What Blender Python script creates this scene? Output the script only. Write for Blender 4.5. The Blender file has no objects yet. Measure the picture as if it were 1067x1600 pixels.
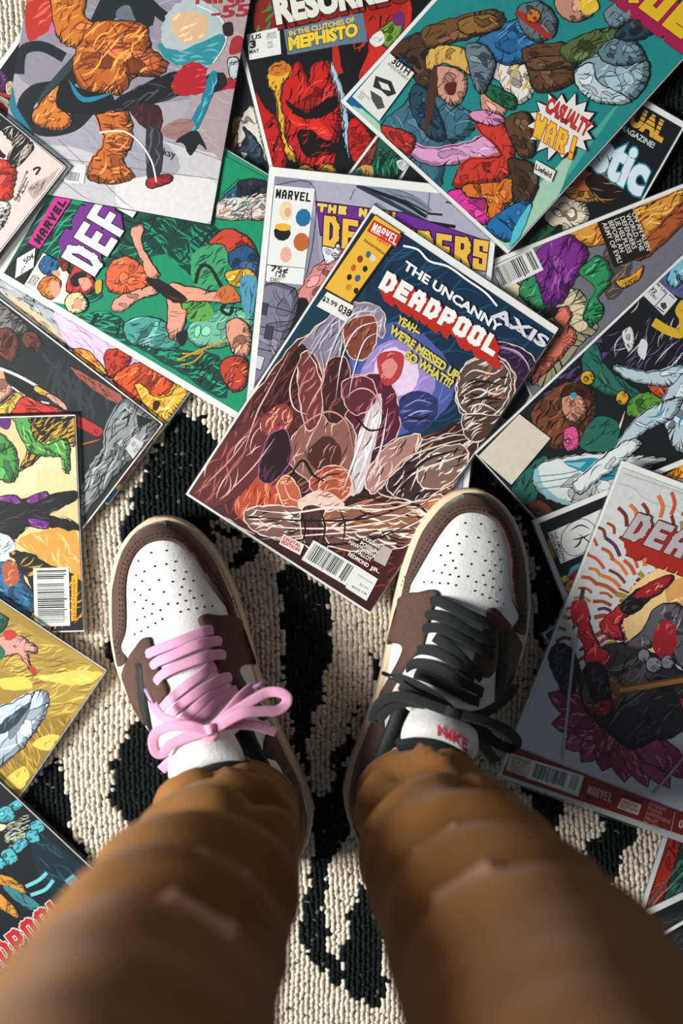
import bpy, math, random
import numpy as np
from mathutils import Vector, Matrix
from mathutils.geometry import tessellate_polygon, delaunay_2d_cdt
D = bpy.data
SC = bpy.context.scene
COL = SC.collection
MM = 0.001
# ------------------------------------------------------------------ camera, light, exposure
cam = D.objects.new('camera', D.cameras.new('camera')); COL.objects.link(cam)
cam.location = (0, 0, 1.115); cam.rotation_euler = (math.radians(-4.0), 0, 0)
cam.data.sensor_fit = 'HORIZONTAL'; cam.data.sensor_width = 24.0; cam.data.lens = 50.0
cam.data.clip_start = 0.02
cam.data.dof.use_dof = True; cam.data.dof.focus_distance = 1.085; cam.data.dof.aperture_fstop = 3.0
SC.camera = cam
wd = D.worlds.new('world'); SC.world = wd; wd.use_nodes = True
bg = wd.node_tree.nodes['Background']
bg.inputs[0].default_value = (0.78, 0.87, 1.0, 1); bg.inputs[1].default_value = 0.11
def area_light(name, loc, target, size, size_y, power, color):
    l = D.lights.new(name, 'AREA'); l.shape = 'RECTANGLE'; l.size = size; l.size_y = size_y
    l.energy = power; l.color = color
    o = D.objects.new(name, l); COL.objects.link(o); o.location = loc
    o.rotation_euler = (Vector(target) - Vector(loc)).to_track_quat('-Z', 'Y').to_euler()
    return o
area_light('window_daylight', (-2.0, -0.2, 1.3), (0.0, -0.1, 0.0), 0.8, 1.0, 122, (1.0, 0.965, 0.92))
SC.view_settings.view_transform = 'Standard'; SC.view_settings.look = 'None'
SC.view_settings.exposure = 0.0; SC.view_settings.gamma = 1.0; SC.view_settings.use_curve_mapping = False

# ------------------------------------------------------------------ helpers
def lin(h):
    h = h.lstrip('#')
    if len(h) == 3: h = ''.join(c * 2 for c in h)
    r = []
    for i in (0, 2, 4):
        v = int(h[i:i + 2], 16) / 255.0
        r.append(v / 12.92 if v <= 0.04045 else ((v + 0.055) / 1.055)**2.4)
    return (r[0], r[1], r[2], 1.0)
def material(name, color, rough=0.6, noise=0.0, scale=200.0, bump=0.0, bscale=None, spec=0.5, coat=0.0, attr=None, stretch=None, sheen=0.0):
    m = D.materials.new(name); m.use_nodes = True
    nt = m.node_tree; p = nt.nodes['Principled BSDF']
    p.inputs['Roughness'].default_value = rough
    p.inputs['Specular IOR Level'].default_value = spec
    p.inputs['Coat Weight'].default_value = coat; p.inputs['Coat Roughness'].default_value = 0.16
    if sheen:
        p.inputs['Sheen Weight'].default_value = sheen; p.inputs['Sheen Roughness'].default_value = 0.4
    tc = nt.nodes.new('ShaderNodeTexCoord')
    mp = nt.nodes.new('ShaderNodeMapping'); nt.links.new(tc.outputs['Object'], mp.inputs[0])
    if stretch: mp.inputs['Scale'].default_value = stretch
    if attr:
        at = nt.nodes.new('ShaderNodeAttribute'); at.attribute_name = attr; src = at.outputs['Color']
    else:
        rgb = nt.nodes.new('ShaderNodeRGB'); rgb.outputs[0].default_value = lin(color); src = rgb.outputs[0]
    if noise:
        n = nt.nodes.new('ShaderNodeTexNoise'); n.inputs['Scale'].default_value = scale; n.inputs['Detail'].default_value = 4
        nt.links.new(mp.outputs[0], n.inputs['Vector'])
        mr = nt.nodes.new('ShaderNodeMapRange'); mr.inputs['From Min'].default_value = 0.3; mr.inputs['From Max'].default_value = 0.7
        mr.inputs['To Min'].default_value = 1 - noise; mr.inputs['To Max'].default_value = 1 + noise
        nt.links.new(n.outputs['Fac'], mr.inputs['Value'])
        mx = nt.nodes.new('ShaderNodeVectorMath'); mx.operation = 'SCALE'
        nt.links.new(src, mx.inputs[0]); nt.links.new(mr.outputs[0], mx.inputs['Scale']); src = mx.outputs[0]
    nt.links.new(src, p.inputs['Base Color'])
    if bump:
        n2 = nt.nodes.new('ShaderNodeTexNoise'); n2.inputs['Scale'].default_value = bscale or scale; n2.inputs['Detail'].default_value = 5
        nt.links.new(mp.outputs[0], n2.inputs['Vector'])
        b = nt.nodes.new('ShaderNodeBump'); b.inputs['Strength'].default_value = bump; b.inputs['Distance'].default_value = 0.001
        nt.links.new(n2.outputs['Fac'], b.inputs['Height']); nt.links.new(b.outputs[0], p.inputs['Normal'])
    return m
def mesh_obj(name, verts, faces, mat, parent=None, smooth=False, scale=MM):
    me = D.meshes.new(name)
    me.from_pydata([(v[0] * scale, v[1] * scale, v[2] * scale) for v in verts], [], faces)
    me.update()
    if smooth: me.polygons.foreach_set('use_smooth', [True] * len(me.polygons))
    if mat: me.materials.append(mat)
    o = D.objects.new(name, me); COL.objects.link(o)
    if parent: o.parent = parent
    return o
def tag(o, label=None, cat=None, group=None, kind=None):
    if label: o['label'] = label
    if cat: o['category'] = cat
    if group: o['group'] = group
    if kind: o['kind'] = kind
    return o
def empty(name, loc, rot=(0, 0, 0)):
    o = D.objects.new(name, None); COL.objects.link(o); o.location = loc; o.rotation_euler = rot
    o.empty_display_size = 0.02
    return o
def inside(poly, x, y):
    c = False; j = len(poly) - 1
    for i in range(len(poly)):
        xi, yi = poly[i]; xj, yj = poly[j]
        if (yi > y) != (yj > y) and x < (xj - xi) * (y - yi) / (yj - yi + 1e-12) + xi: c = not c
        j = i
    return c
def smooth_closed(p, n=4):
    out = []; N = len(p)
    for i in range(N):
        a, b, c, d = p[i - 1], p[i], p[(i + 1) % N], p[(i + 2) % N]
        for k in range(n):
            t = k / n; t2 = t * t; t3 = t2 * t
            out.append(tuple(0.5 * (2 * b[q] + (c[q] - a[q]) * t + (2 * a[q] - 5 * b[q] + 4 * c[q] - d[q]) * t2 + (3 * b[q] - a[q] - 3 * c[q] + d[q]) * t3) for q in range(len(b))))
    return out
def smooth_open(p, n=6):
    P = [p[0]] + list(p) + [p[-1]]; out = []
    for i in range(1, len(P) - 2):
        a, b, c, d = P[i - 1], P[i], P[i + 1], P[i + 2]
        for k in range(n):
            t = k / n; t2 = t * t; t3 = t2 * t
            out.append(tuple(0.5 * (2 * b[q] + (c[q] - a[q]) * t + (2 * a[q] - 5 * b[q] + 4 * c[q] - d[q]) * t2 + (3 * b[q] - a[q] - 3 * c[q] + d[q]) * t3) for q in range(len(b))))
    out.append(tuple(p[-1])); return out

# ------------------------------------------------------------------ floor and rug
M_FLOOR = material('oak_floor', '8a6a4a', 0.45, 0.25, 30, stretch=(1, 8, 1))
floor = mesh_obj('floor', [], [], M_FLOOR)
fv, ff = [], []
for i in range(-9, 9):
    b = len(fv); x0 = i * 140 + 0.6; x1 = (i + 1) * 140 - 0.6
    fv += [(x0, -1500, -8), (x1, -1500, -8), (x1, 1500, -8), (x0, 1500, -8)]; ff.append((b, b + 1, b + 2, b + 3))
floor.data.from_pydata([(a * MM, b * MM, c * MM) for a, b, c in fv], [], ff); floor.data.update()
tag(floor, 'oak plank floor under the rug', kind='structure')
RUG_BLACK = [[(-128,3),(-121,0),(-112,-6),(-104,-17),(-94,-24),(-52,-28),(-52,-78),(-95,-80),(-102,-89),(-103,-113),(-168,-118),(-173,-95),(-169,-79),(-163,-69),(-150,-38),(-139,-13)],[(-102,-84),(-84,-94),(-65,-101),(-72,-115),(-80,-126),(-86,-122),(-80,-103),(-95,-93)],[(-49,-112),(-46,-167),(-45,-179),(-48,-214),(-42,-240),(-36,-272),(-32,-285),(-26,-304),(-22,-329),(-22,-352),(-26,-384),(-31,-402),(-34,-419),(-26,-438),(-13,-448),(-7,-459),(0,-465),(2,-448),(-10,-430),(-13,-405),(-14,-384),(-10,-365),(-5,-352),(6,-339),(14,-308),(6,-303),(1,-285),(9,-267),(8,-246),(16,-230),(24,-216),(32,-195),(30,-193),(24,-193),(25,-210),(20,-225),(9,-241),(3,-256),(-7,-277),(-8,-303),(-17,-305),(-27,-290),(-27,-261),(-24,-240),(-15,-230),(-14,-211),(-6,-185),(-11,-159),(-7,-143),(-12,-138),(-32,-123)],[(16,-376),(27,-386),(37,-408),(32,-424),(33,-448),(37,-470),(24,-481),(11,-470),(2,-446),(0,-430),(8,-411),(8,-397),(15,-384)],[(-189,-188),(-183,-182),(-174,-185),(-174,-205),(-187,-201)],[(-262,-308),(-228,-276),(-221,-290),(-217,-318),(-214,-339),(-196,-369),(-242,-334)],[(-168,-250),(-179,-265),(-176,-273),(-183,-284),(-182,-299),(-184,-310),(-175,-323),(-168,-336),(-140,-339),(-104,-282),(-124,-246),(-157,-231)],[(133,-285),(179,-300),(173,-329),(180,-350),(162,-334),(152,-311)],[(200,-311),(241,-324),(231,-344),(226,-357),(219,-373),(220,-397),(188,-365),(195,-350),(205,-339),(210,-329)],[(79,-43),(106,-30),(159,-78),(180,-141),(160,-185),(154,-179),(152,-118),(134,-78),(79,-78)],[(220,253),(262,296),(328,287),(330,155),(226,160)],[(160,-185),(186,-185),(176,-282),(136,-282)],[(-234,170),(-166,111),(-147,-28),(-207,2),(-246,82)],[(33,170),(82,180),(143,62),(83,22)],[(-85,287),(-26,296),(-36,199),(-76,190)],[(-378,-28),(-317,2),(-309,-129),(-371,-179)],[(-375,-334),(-303,-303),(-295,-439),(-358,-492)],[(311,-129),(366,-108),(360,-282),(319,-256)],[(-163,411),(-99,420),(-114,344),(-154,335)],[(81,401),(140,420),(160,335),(111,330)],[(55,-534),(117,-513),(139,-625),(87,-652)],[(-146,-518),(-90,-513),(-80,-652),(-132,-641)]]
def in_black(x, y):
    for bb, poly in RUG_BLACK:
        if bb[0] < x < bb[2] and bb[1] < y < bb[3] and inside(poly, x, y): return True
    return False
RUG_BLACK = [((min(p[0] for p in q), min(p[1] for p in q), max(p[0] for p in q), max(p[1] for p in q)), q) for q in RUG_BLACK]
RX, RY0, RY1 = 430, -620, 520
M_BACK = material('rug_backing', '7c7362', 0.95, 0.2, 400)
rug = mesh_obj('rug', [(-RX, RY0, -7.5), (RX, RY0, -7.5), (RX, RY1, -7.5), (-RX, RY1, -7.5), (-RX, RY0, -4), (RX, RY0, -4), (RX, RY1, -4), (-RX, RY1, -4)],
               [(4, 5, 6, 7), (0, 1, 5, 4), (1, 2, 6, 5), (2, 3, 7, 6), (3, 0, 4, 7), (3, 2, 1, 0)], M_BACK)
tag(rug, 'cream and black ribbed wool rug with a zebra pattern under everything', 'rug')
def build_pile():
    rng = np.random.RandomState(5)
    px, py = 4.1, 2.9
    cx = np.arange(-RX + 3, RX - 2, px); cy = np.arange(RY0 + 3, RY1 - 2, py)
    X, Y = np.meshgrid(cx, cy); X = X.ravel(); Y = Y.ravel()
    X = X + 2.2 * np.sin(Y / 37.0) + rng.normal(0, 0.35, X.size) - 0.03 * Y; Y = Y + rng.normal(0, 0.8, Y.size)
    ex = X + 2.2 * np.sin(Y / 5.0 + X / 15) + rng.normal(0, 0.9, X.size); ey = Y + 3 * np.sin(X / 4.0) + rng.normal(0, 1.0, X.size)
    blk = np.array([in_black(a, b) for a, b in zip(ex, ey)])
    N = X.size
    # each loop: flattened dome with ring of 6 low, ring of 6 mid and a top
    tmpl = []
    for (r, z) in ((1.0, 0.0), (0.78, 0.62)):
        for k in range(6):
            a = k * math.pi / 3 + (0.5 if z else 0)
            tmpl.append((r * math.cos(a), r * math.sin(a), z))
    tmpl.append((0, 0, 1.0)); T = np.array(tmpl)
    fc = []
    for k in range(6):
        k2 = (k + 1) % 6
        fc += [(k, k2, 6 + k), (k2, 6 + k2, 6 + k), (6 + k, 6 + k2, 12)]
    FC = np.array(fc)
    sx = rng.uniform(2.1, 2.6, N); sy = rng.uniform(2.5, 3.6, N); sz = rng.uniform(3.2, 4.2, N)
    sz = np.where(blk, sz * rng.uniform(0.8, 1.08, N), sz)
    ang = rng.normal(0.0, 0.35, N); ca, sa = np.cos(ang), np.sin(ang)
    tx = T[None, :, 0] * sx[:, None]; ty = T[None, :, 1] * sy[:, None]
    V = np.empty((N, 13, 3))
    V[..., 0] = X[:, None] + tx * ca[:, None] - ty * sa[:, None] + rng.normal(0, 0.18, (N, 13))
    V[..., 1] = Y[:, None] + tx * sa[:, None] + ty * ca[:, None] + rng.normal(0, 0.18, (N, 13))
    V[..., 2] = -4.4 + T[None, :, 2] * sz[:, None] + rng.normal(0, 0.12, (N, 13))
    F = (FC[None] + (np.arange(N) * 13)[:, None, None]).reshape(-1, 3)
    me = D.meshes.new('pile')
    me.vertices.add(N * 13); me.vertices.foreach_set('co', (V.reshape(-1) * MM).astype(np.float32))
    nf = F.shape[0]
    me.loops.add(nf * 3); me.loops.foreach_set('vertex_index', F.reshape(-1).astype(np.int32))
    me.polygons.add(nf); me.polygons.foreach_set('loop_start', np.arange(0, nf * 3, 3, dtype=np.int32))
    me.update(calc_edges=True)
    me.polygons.foreach_set('use_smooth', np.ones(nf, dtype=bool))
    at = me.color_attributes.new('Col', 'FLOAT_COLOR', 'POINT')
    cream, black = np.array(lin('dfd6c6')), np.array(lin('151b1d'))
    c = np.where(blk[:, None], black[None], cream[None]) * rng.uniform(0.82, 1.06, N)[:, None]
    lint = rng.rand(N) < 0.012
    c[blk & lint] = np.array(lin('4a4c4a'))
    c[:, 3] = 1
    at.data.foreach_set('color', np.repeat(c, 13, axis=0).astype(np.float32).ravel())
    m = material('wool', 'ffffff', 0.95, 0.12, 900, 0.6, 1500, spec=0.15, attr='Col', sheen=0.0)
    me.materials.append(m)
    o = D.objects.new('pile', me); COL.objects.link(o); o.parent = rug
    tag(o, kind='stuff')
build_pile()

# ------------------------------------------------------------------ comic books
M_PAPER = material('page_paper', 'ded9cc', 0.8, 0.05, 300)
M_BOARD = material('white_board', 'e4e6e4', 0.55, 0.03, 120, coat=0.25)
M_PRINT = material('cover_print', 'ffffff', 0.45, 0.06, 260, attr='Col', coat=0.35)
M_LETTER = material('letter_print', 'ffffff', 0.45, 0.02, 200, attr='Col', coat=0.35)
def film_material():
    m = D.materials.new('clear_film'); m.use_nodes = True; nt = m.node_tree
    for n in list(nt.nodes): nt.nodes.remove(n)
    out = nt.nodes.new('ShaderNodeOutputMaterial'); mix = nt.nodes.new('ShaderNodeMixShader')
    tr = nt.nodes.new('ShaderNodeBsdfTransparent'); tr.inputs[0].default_value = (0.9, 0.93, 0.93, 1)
    gl = nt.nodes.new('ShaderNodeBsdfGlossy'); gl.inputs['Roughness'].default_value = 0.12
    gl.inputs['Color'].default_value = (0.95, 0.97, 0.97, 1)
    fr = nt.nodes.new('ShaderNodeFresnel'); fr.inputs['IOR'].default_value = 1.9
    nt.links.new(fr.outputs[0], mix.inputs[0]); nt.links.new(tr.outputs[0], mix.inputs[1]); nt.links.new(gl.outputs[0], mix.inputs[2])
    nt.links.new(mix.outputs[0], out.inputs[0])
    return m
M_FILM = film_material()
INK = lin('12171a')
class Sheet:
    """flat printed shapes in page millimetres, stacked in hair-thin layers"""
    def __init__(s, w, h): s.v = []; s.f = []; s.c = []; s.z = 0.0; s.w = w; s.h = h
    def step(s): s.z += 0.002
    def cl(s, p): return (min(max(p[0], 0), s.w), min(max(p[1], 0), s.h))
    def poly(s, pts, col):
        pts = [s.cl(p) for p in pts]
        b = len(s.v); s.v += [(p[0], p[1], s.z) for p in pts]
        for t in tessellate_polygon([[Vector((p[0], p[1], 0)) for p in pts]]):
            a = [pts[i] for i in t]
            ar = (a[1][0] - a[0][0]) * (a[2][1] - a[0][1]) - (a[2][0] - a[0][0]) * (a[1][1] - a[0][1])
            if abs(ar) < 1e-4: continue
            t = t if ar > 0 else t[::-1]
            s.f.append(tuple(b + i for i in t)); s.c.append(col)
    def ribbon(s, pts, w, col, closed=False, taper=False, rng=None):
        n = len(pts); L = []; R = []
        for i in range(n):
            a = pts[i - 1] if (closed or i > 0) else pts[i]; c = pts[(i + 1) % n] if (closed or i < n - 1) else pts[i]
            dx, dy = c[0] - a[0], c[1] - a[1]; d = math.hypot(dx, dy) or 1
            ww = w / 2 * (rng.uniform(0.55, 1.5) if rng else 1)
            if taper: ww = w / 2 * max(0.06, math.sin(math.pi * i / (n - 1)))
            L.append(s.cl((pts[i][0] - dy / d * ww, pts[i][1] + dx / d * ww))); R.append(s.cl((pts[i][0] + dy / d * ww, pts[i][1] - dx / d * ww)))
        b = len(s.v)
        for l, r in zip(L, R): s.v += [(l[0], l[1], s.z), (r[0], r[1], s.z)]
        for i in range(n if closed else n - 1):
            j = (i + 1) % n
            s.f.append((b + 2 * i, b + 2 * i + 1, b + 2 * j + 1, b + 2 * j)); s.c.append(col)
    def hatch(s, poly, n, ang, ln, col, wid, rng, curl=0.5):
        xs = [p[0] for p in poly]; ys = [p[1] for p in poly]; k = 0; tries = 0
        x0, x1, y0, y1 = min(xs), max(xs), min(ys), max(ys)
        while k < n and tries < n * 14:
            tries += 1
            x = rng.uniform(x0, x1); y = rng.uniform(y0, y1)
            if not (0 < x < s.w and 0 < y < s.h) or not inside(poly, x, y): continue
            a = math.radians(ang + rng.gauss(0, 14)); l = ln * rng.uniform(0.45, 1.2) / 2
            pts = []
            cu = rng.uniform(-curl, curl) * l
            for i in range(6):
                t = -1 + 2 * i / 5
                q = (x + math.cos(a) * l * t - math.sin(a) * cu * (1 - t * t), y + math.sin(a) * l * t + math.cos(a) * cu * (1 - t * t))
                pts.append(q)
            pts = [q for q in pts if inside(poly, q[0], q[1])]
            if len(pts) < 3: continue
            s.ribbon(pts, wid * rng.uniform(0.6, 1.4), col, taper=True); k += 1; s.z += 0.0003
        s.step()
    def feather(s, p, cx, cy, size, rng, ld):
        acc = 0.0
        for a, b in zip(p, p[1:] + p[:1]):
            d = math.hypot(b[0] - a[0], b[1] - a[1]); acc += d
            if acc < 2.6: continue
            acc = 0.0
            dx, dy = cx - a[0], cy - a[1]; r = math.hypot(dx, dy) or 1
            if -(dx * ld[0] + dy * ld[1]) / r > 0.25 or rng.random() < 0.2: continue
            l = min(size * 0.34, r * 0.7) * rng.uniform(0.35, 1.0)
            an = math.atan2(dy, dx) + rng.uniform(-0.5, 0.5)
            w = rng.uniform(0.35, 0.8)
            e = (a[0] + math.cos(an) * l, a[1] + math.sin(an) * l); nx, ny = -math.sin(an) * w, math.cos(an) * w
            q = [s.cl((a[0] + nx, a[1] + ny)), s.cl((a[0] - nx, a[1] - ny)), s.cl(e)]
            k = len(s.v); s.v += [(t[0], t[1], s.z) for t in q]; s.f.append((k, k + 1, k + 2)); s.c.append(INK)
        s.step()
    def build(s, name, mat, parent):
        if not s.f: return None
        o = mesh_obj(name, s.v, s.f, mat, parent)
        at = o.data.color_attributes.new('Col', 'FLOAT_COLOR', 'CORNER')
        buf = []
        for f, c in zip(s.f, s.c): buf += list(c) * len(f)
        at.data.foreach_set('color', buf)
        return o
FONT_CACHE = {}
def glyphs(text, bold):
    """outline triangles of a text, its box scaled to 0..1"""
    key = (text, bold)
    if key in FONT_CACHE: return FONT_CACHE[key]
    cu = D.curves.new('t', 'FONT'); cu.body = text.replace('|', '\n'); cu.align_x = 'LEFT'; cu.offset = bold; cu.resolution_u = 3
    cu.space_line = 0.9
    o = D.objects.new('t', cu); COL.objects.link(o)
    bpy.context.view_layer.update()
    me = o.evaluated_get(bpy.context.evaluated_depsgraph_get()).to_mesh()
    me.calc_loop_triangles()
    v = np.array([q.co[:2] for q in me.vertices]); f = [tuple(t.vertices) for t in me.loop_triangles]
    D.objects.remove(o); D.curves.remove(cu)
    FONT_CACHE[key] = (v, f); return v, f
def put_text(sh, text, col, tl, tr, bl, bold=0.02, outline=None, ow=0.03, drop=None, drop_col=None):
    base, _ = glyphs(text, 0.0)
    mn, mx = base.min(0), base.max(0)
    def lay(b, c, off=(0, 0)):
        v, f = glyphs(text, b)
        q = (v - mn) / (mx - mn)
        s0 = len(sh.v)
        for a, t in q:
            x = bl[0] + (tr[0] - tl[0]) * a + (tl[0] - bl[0]) * t + off[0]; y = bl[1] + (tr[1] - tl[1]) * a + (tl[1] - bl[1]) * t + off[1]
            sh.v.append((*sh.cl((x, y)), sh.z))
        for t in f: sh.f.append(tuple(s0 + i for i in t)); sh.c.append(c)
        sh.step()
    if drop:
        n = 7
        if outline: lay(bold + ow, outline, drop)
        for i in range(n, 0, -1): lay(bold, drop_col, (drop[0] * i / n, drop[1] * i / n))
    if outline: lay(bold + ow, outline)
    lay(bold, col)
BLOCK = {
 'A': [[(.14, 0), (.14, .7), (.34, 1), (.66, 1), (.86, .7), (.86, 0)], [(.14, .38), (.86, .38)]], 'C': [[(.86, .7), (.86, 1), (.14, 1), (.14, 0), (.86, 0), (.86, .3)]],
 'D': [[(.14, 0), (.14, 1), (.6, 1), (.86, .74), (.86, .26), (.6, 0), (.14, 0)]], 'E': [[(.86, 1), (.14, 1), (.14, 0), (.86, 0)], [(.14, .5), (.74, .5)]],
 'F': [[(.86, 1), (.14, 1), (.14, -.1)], [(.14, .48), (.74, .48)]], 'H': [[(.14, -.1), (.14, 1.1)], [(.86, -.1), (.86, 1.1)], [(.14, .5), (.86, .5)]],
 'I': [[(.5, -.1), (.5, 1.1)]], 'L': [[(.14, 1.1), (.14, 0), (.9, 0)]], 'M': [[(.1, -.1), (.1, 1), (.5, .3), (.9, 1), (.9, -.1)]], 'N': [[(.14, -.1), (.14, 1), (.86, 0), (.86, 1.1)]],
 'O': [[(.14, .1), (.14, .9), (.3, 1), (.7, 1), (.86, .9), (.86, .1), (.7, 0), (.3, 0), (.14, .1)]], 'P': [[(.14, -.1), (.14, 1), (.7, 1), (.86, .86), (.86, .56), (.7, .42), (.14, .42)]],
 'R': [[(.14, -.1), (.14, 1), (.7, 1), (.86, .86), (.86, .6), (.7, .46), (.14, .46)], [(.5, .46), (.86, -.1)]], 'S': [[(.86, .8), (.86, 1), (.14, 1), (.14, .54), (.86, .48), (.86, 0), (.14, 0), (.14, .2)]],
 'T': [[(.02, 1), (.98, 1)], [(.5, 1), (.5, -.1)]], 'U': [[(.14, 1.1), (.14, 0), (.86, 0), (.86, 1.1)]], 'V': [[(.1, 1.1), (.5, 0), (.9, 1.1)]], 'W': [[(.06, 1.1), (.25, 0), (.5, .7), (.75, 0), (.94, 1.1)]],
 'X': [[(.1, -.1), (.9, 1.1)], [(.1, 1.1), (.9, -.1)]], '!': [[(.5, .4), (.5, 1.1)], [(.5, -.05), (.5, .08)]], '-': [[(.2, .5), (.8, .5)]], ' ': []}
def put_block(sh, text, col, tl, tr, bl, w=0.3, outline=None, ow=0.06, drop=None, drop_col=None, gap=0.12):
    n = len(text); cw = 1.0 / n
    ux, uy = tr[0] - tl[0], tr[1] - tl[1]; vx, vy = tl[0] - bl[0], tl[1] - bl[1]
    asp = math.hypot(ux, uy) / n / (math.hypot(vx, vy) or 1)      # letter width over height
    def lay(wid, c, off=(0, 0)):
        hx = wid / 2; hy = hx * asp
        z0 = sh.z
        for i, ch in enumerate(text):
            sh.z = z0
            for st in BLOCK.get(ch.upper(), []):
                pts = [(0.15 + 0.7 * p[0], 0.13 + 0.74 * min(max(p[1], 0), 1)) for p in st]
                for a, b in zip(pts, pts[1:]):
                    ax, ay, bx, by = a[0] * asp, a[1], b[0] * asp, b[1]
                    dx, dy = bx - ax, by - ay; d = math.hypot(dx, dy) or 1; dx /= d; dy /= d
                    h = hx * asp
                    q = [(ax - dx * h - dy * h, ay - dy * h + dx * h), (ax - dx * h + dy * h, ay - dy * h - dx * h), (bx + dx * h + dy * h, by + dy * h - dx * h), (bx + dx * h - dy * h, by + dy * h + dx * h)]
                    k = len(sh.v)
                    for (x, y) in q:
                        a_ = (i + x / asp) * cw
                        sh.v.append((*sh.cl((bl[0] + ux * a_ + vx * y + off[0], bl[1] + uy * a_ + vy * y + off[1])), sh.z))
                    sh.f.append((k, k + 1, k + 2, k + 3)); sh.c.append(c); sh.z += 0.0008
        sh.z = z0 + 0.01
    if drop:
        m = 9
        if outline: lay(w + ow, outline, drop)
        for i in range(m, 0, -1): lay(w, drop_col, (drop[0] * i / m, drop[1] * i / m))
    if outline: lay(w + ow, outline)
    lay(w, col)
def put_barcode(sh, tl, tr, bl, seed):
    rng = random.Random(seed)
    e = lambda a, b: (tl[0] + (tr[0] - tl[0]) * a + (bl[0] - tl[0]) * b, tl[1] + (tr[1] - tl[1]) * a + (bl[1] - tl[1]) * b)
    sh.poly([e(0, 0), e(1, 0), e(1, 1), e(0, 1)], lin('dfe3e0')); sh.step()
    a = 0.06
    while a < 0.94:
        w = rng.choice((0.010, 0.010, 0.018, 0.026)); lo = 0.86 if rng.random() < 0.85 else 0.93
        if not 0.72 < a < 0.79: sh.poly([e(a, 0.1), e(a + w, 0.1), e(a + w, lo), e(a, lo)], lin('1b2022'))
        a += w + rng.choice((0.010, 0.012, 0.02))
    sh.step()
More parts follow.
